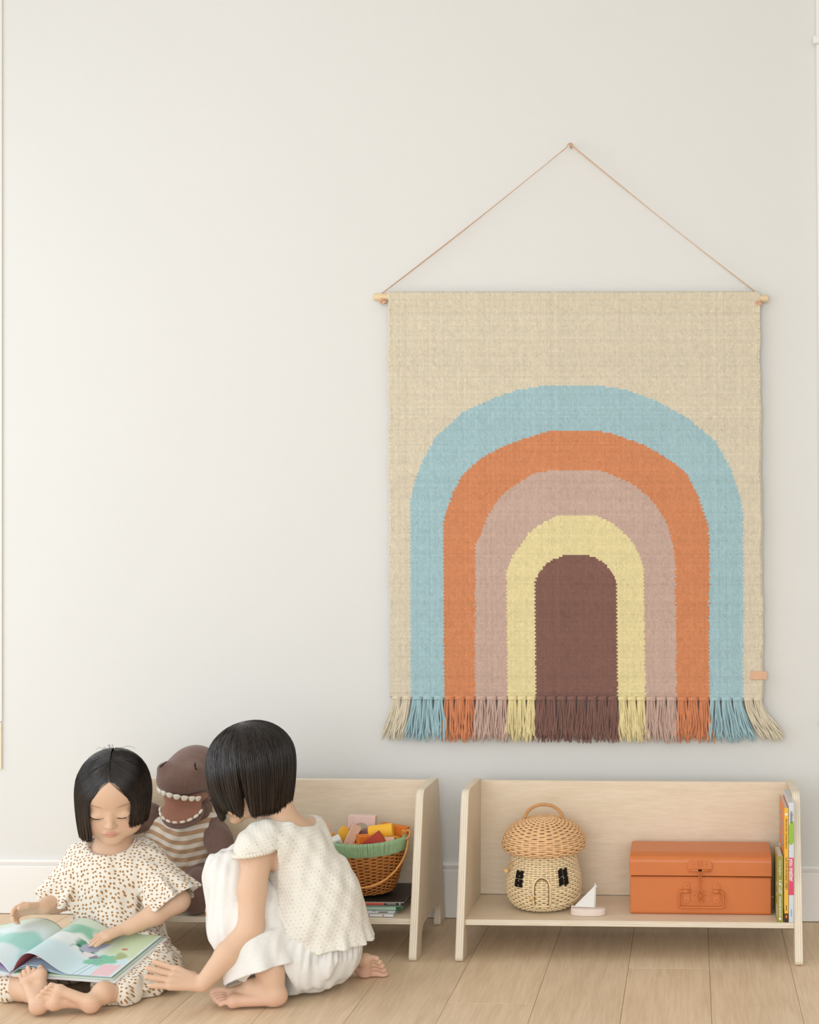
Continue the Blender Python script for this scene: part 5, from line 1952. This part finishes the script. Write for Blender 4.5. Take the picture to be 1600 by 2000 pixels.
# left arm reaches to the floor beside the book
gv.chain([(-.914, -.668, .315), (-.917, -.700, .235), (-.912, -.724, .160)], [.0315, .0285, .0260], .02, .012)
gv.chain([(-.912, -.724, .160), (-.952, -.748, .115), (-.996, -.770, .0610)], [.0260, .0255, .0175], .012, .01)
hand(gv, (-.999, -.772, .0580), (-.93, -.15, .24), (.26, -.42, .88), .124, True, (-.02, -.04, -.02, .02), (.30, .25), 1.2)
# right arm folded in front of her
gv.chain([(-.834, -.540, .318), (-.905, -.515, .245), (-.985, -.560, .215)], [.035, .031, .022], .02, .012)
hand(gv, (-.985, -.560, .215), (-.80, -.35, -.40), (-.3, .2, .9), .110, False, (.35, .4, .45, .5))
# legs
gv.chain([(-.850, -.645, .088), (-.982, -.640, .245)], [.050, .044], .03, .01)
gv.chain([(-.982, -.640, .245), (-.925, -.685, .150), (-.870, -.722, .060)], [.044, .038, .0255], .012, .01)
foot_build(gv, (-.857, -.728, .0225), (-1, -.03, 0), (.03, 1, .0), (0, 0, 1), .150, (-.868, -.724, .075), .0255, w=1.0)
gv.chain([(-.815, -.550, .095), (-1.010, -.550, .140)], [.055, .044], .03, .01)
gv.chain([(-1.010, -.550, .140), (-.900, -.540, .060), (-.812, -.535, .050)], [.046, .040, .027], .012, .01)
foot_build(gv, (-.800, -.540, .046), (.93, .18, -.20), (-.2, .35, -.9), (.05, .6, -.75), .145, (-.815, -.535, .050), .026, w=1.15)
gv.floor(0.001)
girl, V = gv.build('person', M_skin, None, 1)
tag(girl, 'child in a cream knitted top and white trousers squatting and reaching out', 'person')
L_ = ((V - GD) @ GR) / 1.06
col = np.tile(SKIN, (len(V), 1))
lip = 1.35 - np.sqrt((L_[:, 0] / .0125) ** 2 + ((L_[:, 2] + .0533) / .0068) ** 2)
inh = np.linalg.norm(L_, axis=1) < .115
col = tint(col, np.where((L_[:, 1] > .068) & inh, lip * 2, 0), (.62, .25, .20), .75)
hl = np.where(np.abs(L_[:, 0]) < .05, .074 - 1.25 * np.abs(L_[:, 0]), .012)
scalp = ((L_[:, 2] > hl) & (L_[:, 1] < .075)) | ((L_[:, 1] < -.01) & (L_[:, 2] > -.035))
col[scalp & inh] = (.012, .009, .008)
warm = np.clip((.075 - V[:, 2]) / .06, 0, 1) * ((V[:, 0] < -.99) | (V[:, 2] < .03))
col = tint(col, warm, (.76, .44, .34), .45)
set_col(girl, col)
for s in (-1, 1):
    pts = []
    for t in np.linspace(-1, 1, 11):
        p = gv.cast(GH(s * .0285 + t * .0140, .13, -.0165 + .0042 * t * t), -gf)
        if p is not None: pts.append(p + gf * .0004)
    if len(pts) > 3: MB().tube(pts, .0009, 6).build('eyelashes', M_lash, girl, True)


def g_root(phi, g):
    return g.normal(-.12, .10) + .35 * math.cos(phi) * (1 if abs(phi) < 1.6 else .3), g.normal(0, .02) + .02 * np.sign(phi)


def g_hem(phi):
    base = .3580 + .040 * (0.5 - 0.5 * math.cos(phi)) + .022 * math.exp(-((phi - 1.15) / .35) ** 2)
    return base + .055 * math.exp(-((phi - 1.78) / .085) ** 2)


strd, rr = [], []
for rng, n, sd in (((0.45, PI), 3400, 11), ((-PI, -0.45), 2300, 12), ((-.45, .45), 700, 13)):
    hf = g_hem if sd != 13 else (lambda p: .47)
    a, b = bob_hair(GD, GR, (.0900, .0995, .0960), (0, -.012, .016), rng, 0, g_root, n, 20, sd, tuck=.022, grav=.70, layers=(.88, 1.0), shrink=.06, hem_fn=hf)
    strd.append(a); rr.append(b)
hair_obj(np.concatenate(strd), np.concatenate(rr), M_hair2, girl, (.018, .012, .010), (.034, .019, .012), 72)

# ------------------------------------------------------------------ her cream knitted top
def knit():
    m = bpy.data.materials.new('cream_crochet')
    m.use_nodes = True
    nt = m.node_tree; L = nt.links.new
    b = nt.nodes['Principled BSDF']
    b.inputs['Roughness'].default_value = .9
    b.inputs['Specular IOR Level'].default_value = .12
    b.inputs['Sheen Weight'].default_value = .15
    at = nt.nodes.new('ShaderNodeAttribute'); at.attribute_name = 'pat'
    sx = nt.nodes.new('ShaderNodeSeparateXYZ'); L(at.outputs['Vector'], sx.inputs[0])
    def mth(op, a, bb):
        n = nt.nodes.new('ShaderNodeMath'); n.operation = op
        for i, q in enumerate((a, bb)):
            if q is None: continue
            if isinstance(q, (int, float)): n.inputs[i].default_value = q
            else: L(q, n.inputs[i])
        return n.outputs[0]
    u = mth('MULTIPLY', sx.outputs[0], 2 * PI / .0092)
    v = mth('MULTIPLY', sx.outputs[1], 2 * PI / .0080)
    row = mth('FLOOR', mth('DIVIDE', sx.outputs[1], .0080), None)
    u2 = mth('ADD', u, mth('MULTIPLY', row, PI))
    su, sv = mth('SINE', u2, None), mth('COSINE', v, None)
    # twisted plies inside each stitch
    ply = mth('ABSOLUTE', mth('SINE', mth('ADD', mth('MULTIPLY', u2, 1.5), mth('MULTIPLY', v, 1.0)), None), None)
    hole = mth('ADD', su, sv)           # -2 in the eyelets
    hgt = mth('ADD', mth('MULTIPLY', hole, .55), mth('MULTIPLY', ply, .8))
    wn = nt.nodes.new('ShaderNodeTexNoise'); wn.inputs['Scale'].default_value = 70; wn.inputs['Detail'].default_value = 2
    L(at.outputs['Vector'], wn.inputs['Vector'])
    hole2 = mth('ADD', hole, mth('MULTIPLY', mth('SUBTRACT', wn.outputs['Fac'], .5), 1.6))
    mr = nt.nodes.new('ShaderNodeMapRange'); mr.inputs['From Min'].default_value = -2.1; mr.inputs['From Max'].default_value = .1
    L(mth('ADD', hole2, mth('MULTIPLY', ply, .35)), mr.inputs['Value'])
    cr = nt.nodes.new('ShaderNodeValToRGB')
    cr.color_ramp.elements[0].position = .0; cr.color_ramp.elements[0].color = (.36, .26, .17, 1)  # eyelets and low stitches darker: shade of the recesses put into the colour
    cr.color_ramp.elements[1].position = .5; cr.color_ramp.elements[1].color = (.97, .94, .86, 1)
    e = cr.color_ramp.elements.new(.16); e.color = (.84, .77, .65, 1)
    L(mr.outputs[0], cr.inputs[0]); L(cr.outputs[0], b.inputs['Base Color'])
    ns = nt.nodes.new('ShaderNodeTexNoise'); ns.inputs['Scale'].default_value = 900
    hh = mth('ADD', hgt, mth('MULTIPLY', ns.outputs['Fac'], 1.0))
    bp = nt.nodes.new('ShaderNodeBump'); bp.inputs['Strength'].default_value = .5; bp.inputs['Distance'].default_value = .0018
    L(hh, bp.inputs['Height']); L(bp.outputs[0], b.inputs['Normal'])
    return m


M_knit = knit()
kv = Vol((-1.02, -.76, .06), (-.66, -.44, .40), .0022)
kv.ell((-.792, -.598, .150), (.088, .086, .075), None, .02)
kv.ell((-.822, -.625, .150), (.088, .078, .070), None, .03)
kv.chain([(-.796, -.598, .140), (-.805, -.600, .205), (-.848, -.600, .285)], [.084, .080, .074], .03, .03)
kv.cone((-.900, -.640, .318), (-.836, -.542, .322), .043, .041, .03)
kv.cone((-.893, -.640, .324), (-.918, -.682, .319), .044, .041, .03)
kv.cone((-.905, -.660, .322), (-.872, -.625, .318), .042, .046, .03)
kv.displace(folds(31, .0022, (.035, .08), .8, 6))
kv.ell((-.866, -.588, .378), (.060, .058, .052), None, .005, 'sub')
Zc = kv.ax[2][None, None, :]
Xc = kv.ax[0][:, None, None]
Yc = kv.ax[1][None, :, None]
wav = .004 * np.sin(np.arctan2(Yc + .60, Xc + .80) * 13)
kv.F = np.maximum(kv.F, (.098 + .10 * (Xc + .80) * -.3 + wav - Zc))
# armhole: nothing of the top hangs below the cap sleeve
arm_d = np.sqrt((Xc + .922) ** 2 + (Yc + .694) ** 2) - .056
kv.F = np.maximum(kv.F, -np.maximum(arm_d, Zc - (.311 + .14 * (Xc + .92))))
kv.cone((-.914, -.670, .312), (-.918, -.700, .22), .0335, .036, .003, 'sub')
kv.flare((-.790, -.598, .150), (-.786, -.600, .098), .086, .098, .0055, 13, .0042, .3, .006, 1.0, (1, 0, 0))
# thick ribbed edge of the cap sleeve
ktop, V = kv.build('knitted_top', M_knit, girl, 1)
ax_ = nrm([-.16, 0, 1])
d_ = V - np.array([-.80, -.60, .10])
zz = d_ @ ax_
xx = d_ - zz[:, None] * ax_
an = np.arctan2(xx[:, 1], xx[:, 0])
an = np.where(an < -PI * .99, an + 2 * PI, an)
at = ktop.data.attributes.new('pat', 'FLOAT_VECTOR', 'POINT')
cap = (V[:, 2] > .285) & (V[:, 0] < -.868) & (V[:, 1] < -.62)
pu = np.where(cap, V[:, 0] * 1.1 - V[:, 1] * .5, an * .085)
pw = np.where(cap, V[:, 2] * 1.2 + V[:, 1] * .9, zz)
at.data.foreach_set('vector', np.stack([pu, pw, 0 * zz], 1).astype(np.float32).ravel())
M_rib = mat('cream_cord', (.84, .79, .69, 1), .9, .12, noise=.08, nscale=300, bump=.5, bscale=500)
# corded edges
def edge_cord(path, r, n=120):
    P = smooth_path(path, n)
    tw = [r * (1 + .22 * math.sin(i * 1.9)) for i in range(n)]
    return MB().tube(P, tw, 7).build('corded_edge', M_rib, ktop, True)


edge_cord([(-.9185 + .0425 * math.cos(a), -.682 + .0425 * math.sin(a), .3105 + .14 * (.0015 + .0425 * math.cos(a))) for a in np.linspace(-3.5, .55, 12)], .0048, 90)

# ------------------------------------------------------------------ her loose white trousers
M_lin = mat('white_linen', (.84, .83, .80, 1), .85, .15, noise=.03, nscale=150, bump=.25, bscale=350, sheen=.1)
pv = Vol((-1.10, -.80, -.01), (-.66, -.42, .34), .0024)
pv.ell((-.800, -.598, .088), (.090, .088, .082), None, .02)
pv.ell((-.828, -.640, .068), (.085, .068, .062), None, .03)
pv.cone((-.848, -.655, .085), (-.980, -.640, .250), .064, .056, .03)
pv.cone((-.815, -.550, .100), (-1.000, -.550, .145), .076, .056, .03)
pv.cone((-.980, -.640, .250), (-.948, -.668, .150), .056, .062, .02)
pv.cone((-.948, -.670, .150), (-.905, -.700, .105), .060, .060, .02)
pv.cone((-1.000, -.550, .145), (-.900, -.545, .070), .056, .058, .02)
pv.ell((-.990, -.600, .165), (.050, .060, .085), None, .03)
pv.displace(folds(41, .0038, (.028, .07), .30, 8))
pv.displace(folds(43, .0013, (.014, .03), .20, 7))
pv.displace(lambda X, Y, Z: .0026 * np.sin(np.arctan2(Y + .60, X + .80) * 42) * np.clip((Z - .070) / .02, 0, 1), (-.92, -.72, .06), (-.68, -.46, .13))
pv.flare((-.922, -.690, .130), (-.898, -.708, .062), .060, .066, .0048, 6, .0045, .5, .008, 1.1, (0, 1, 0))
pv.cone((-.890, -.712, .080), (-.868, -.724, .02), .036, .046, .004, 'sub')
pv.floor(0.0055, .01)
pv.build('trousers', M_lin, girl, 2)
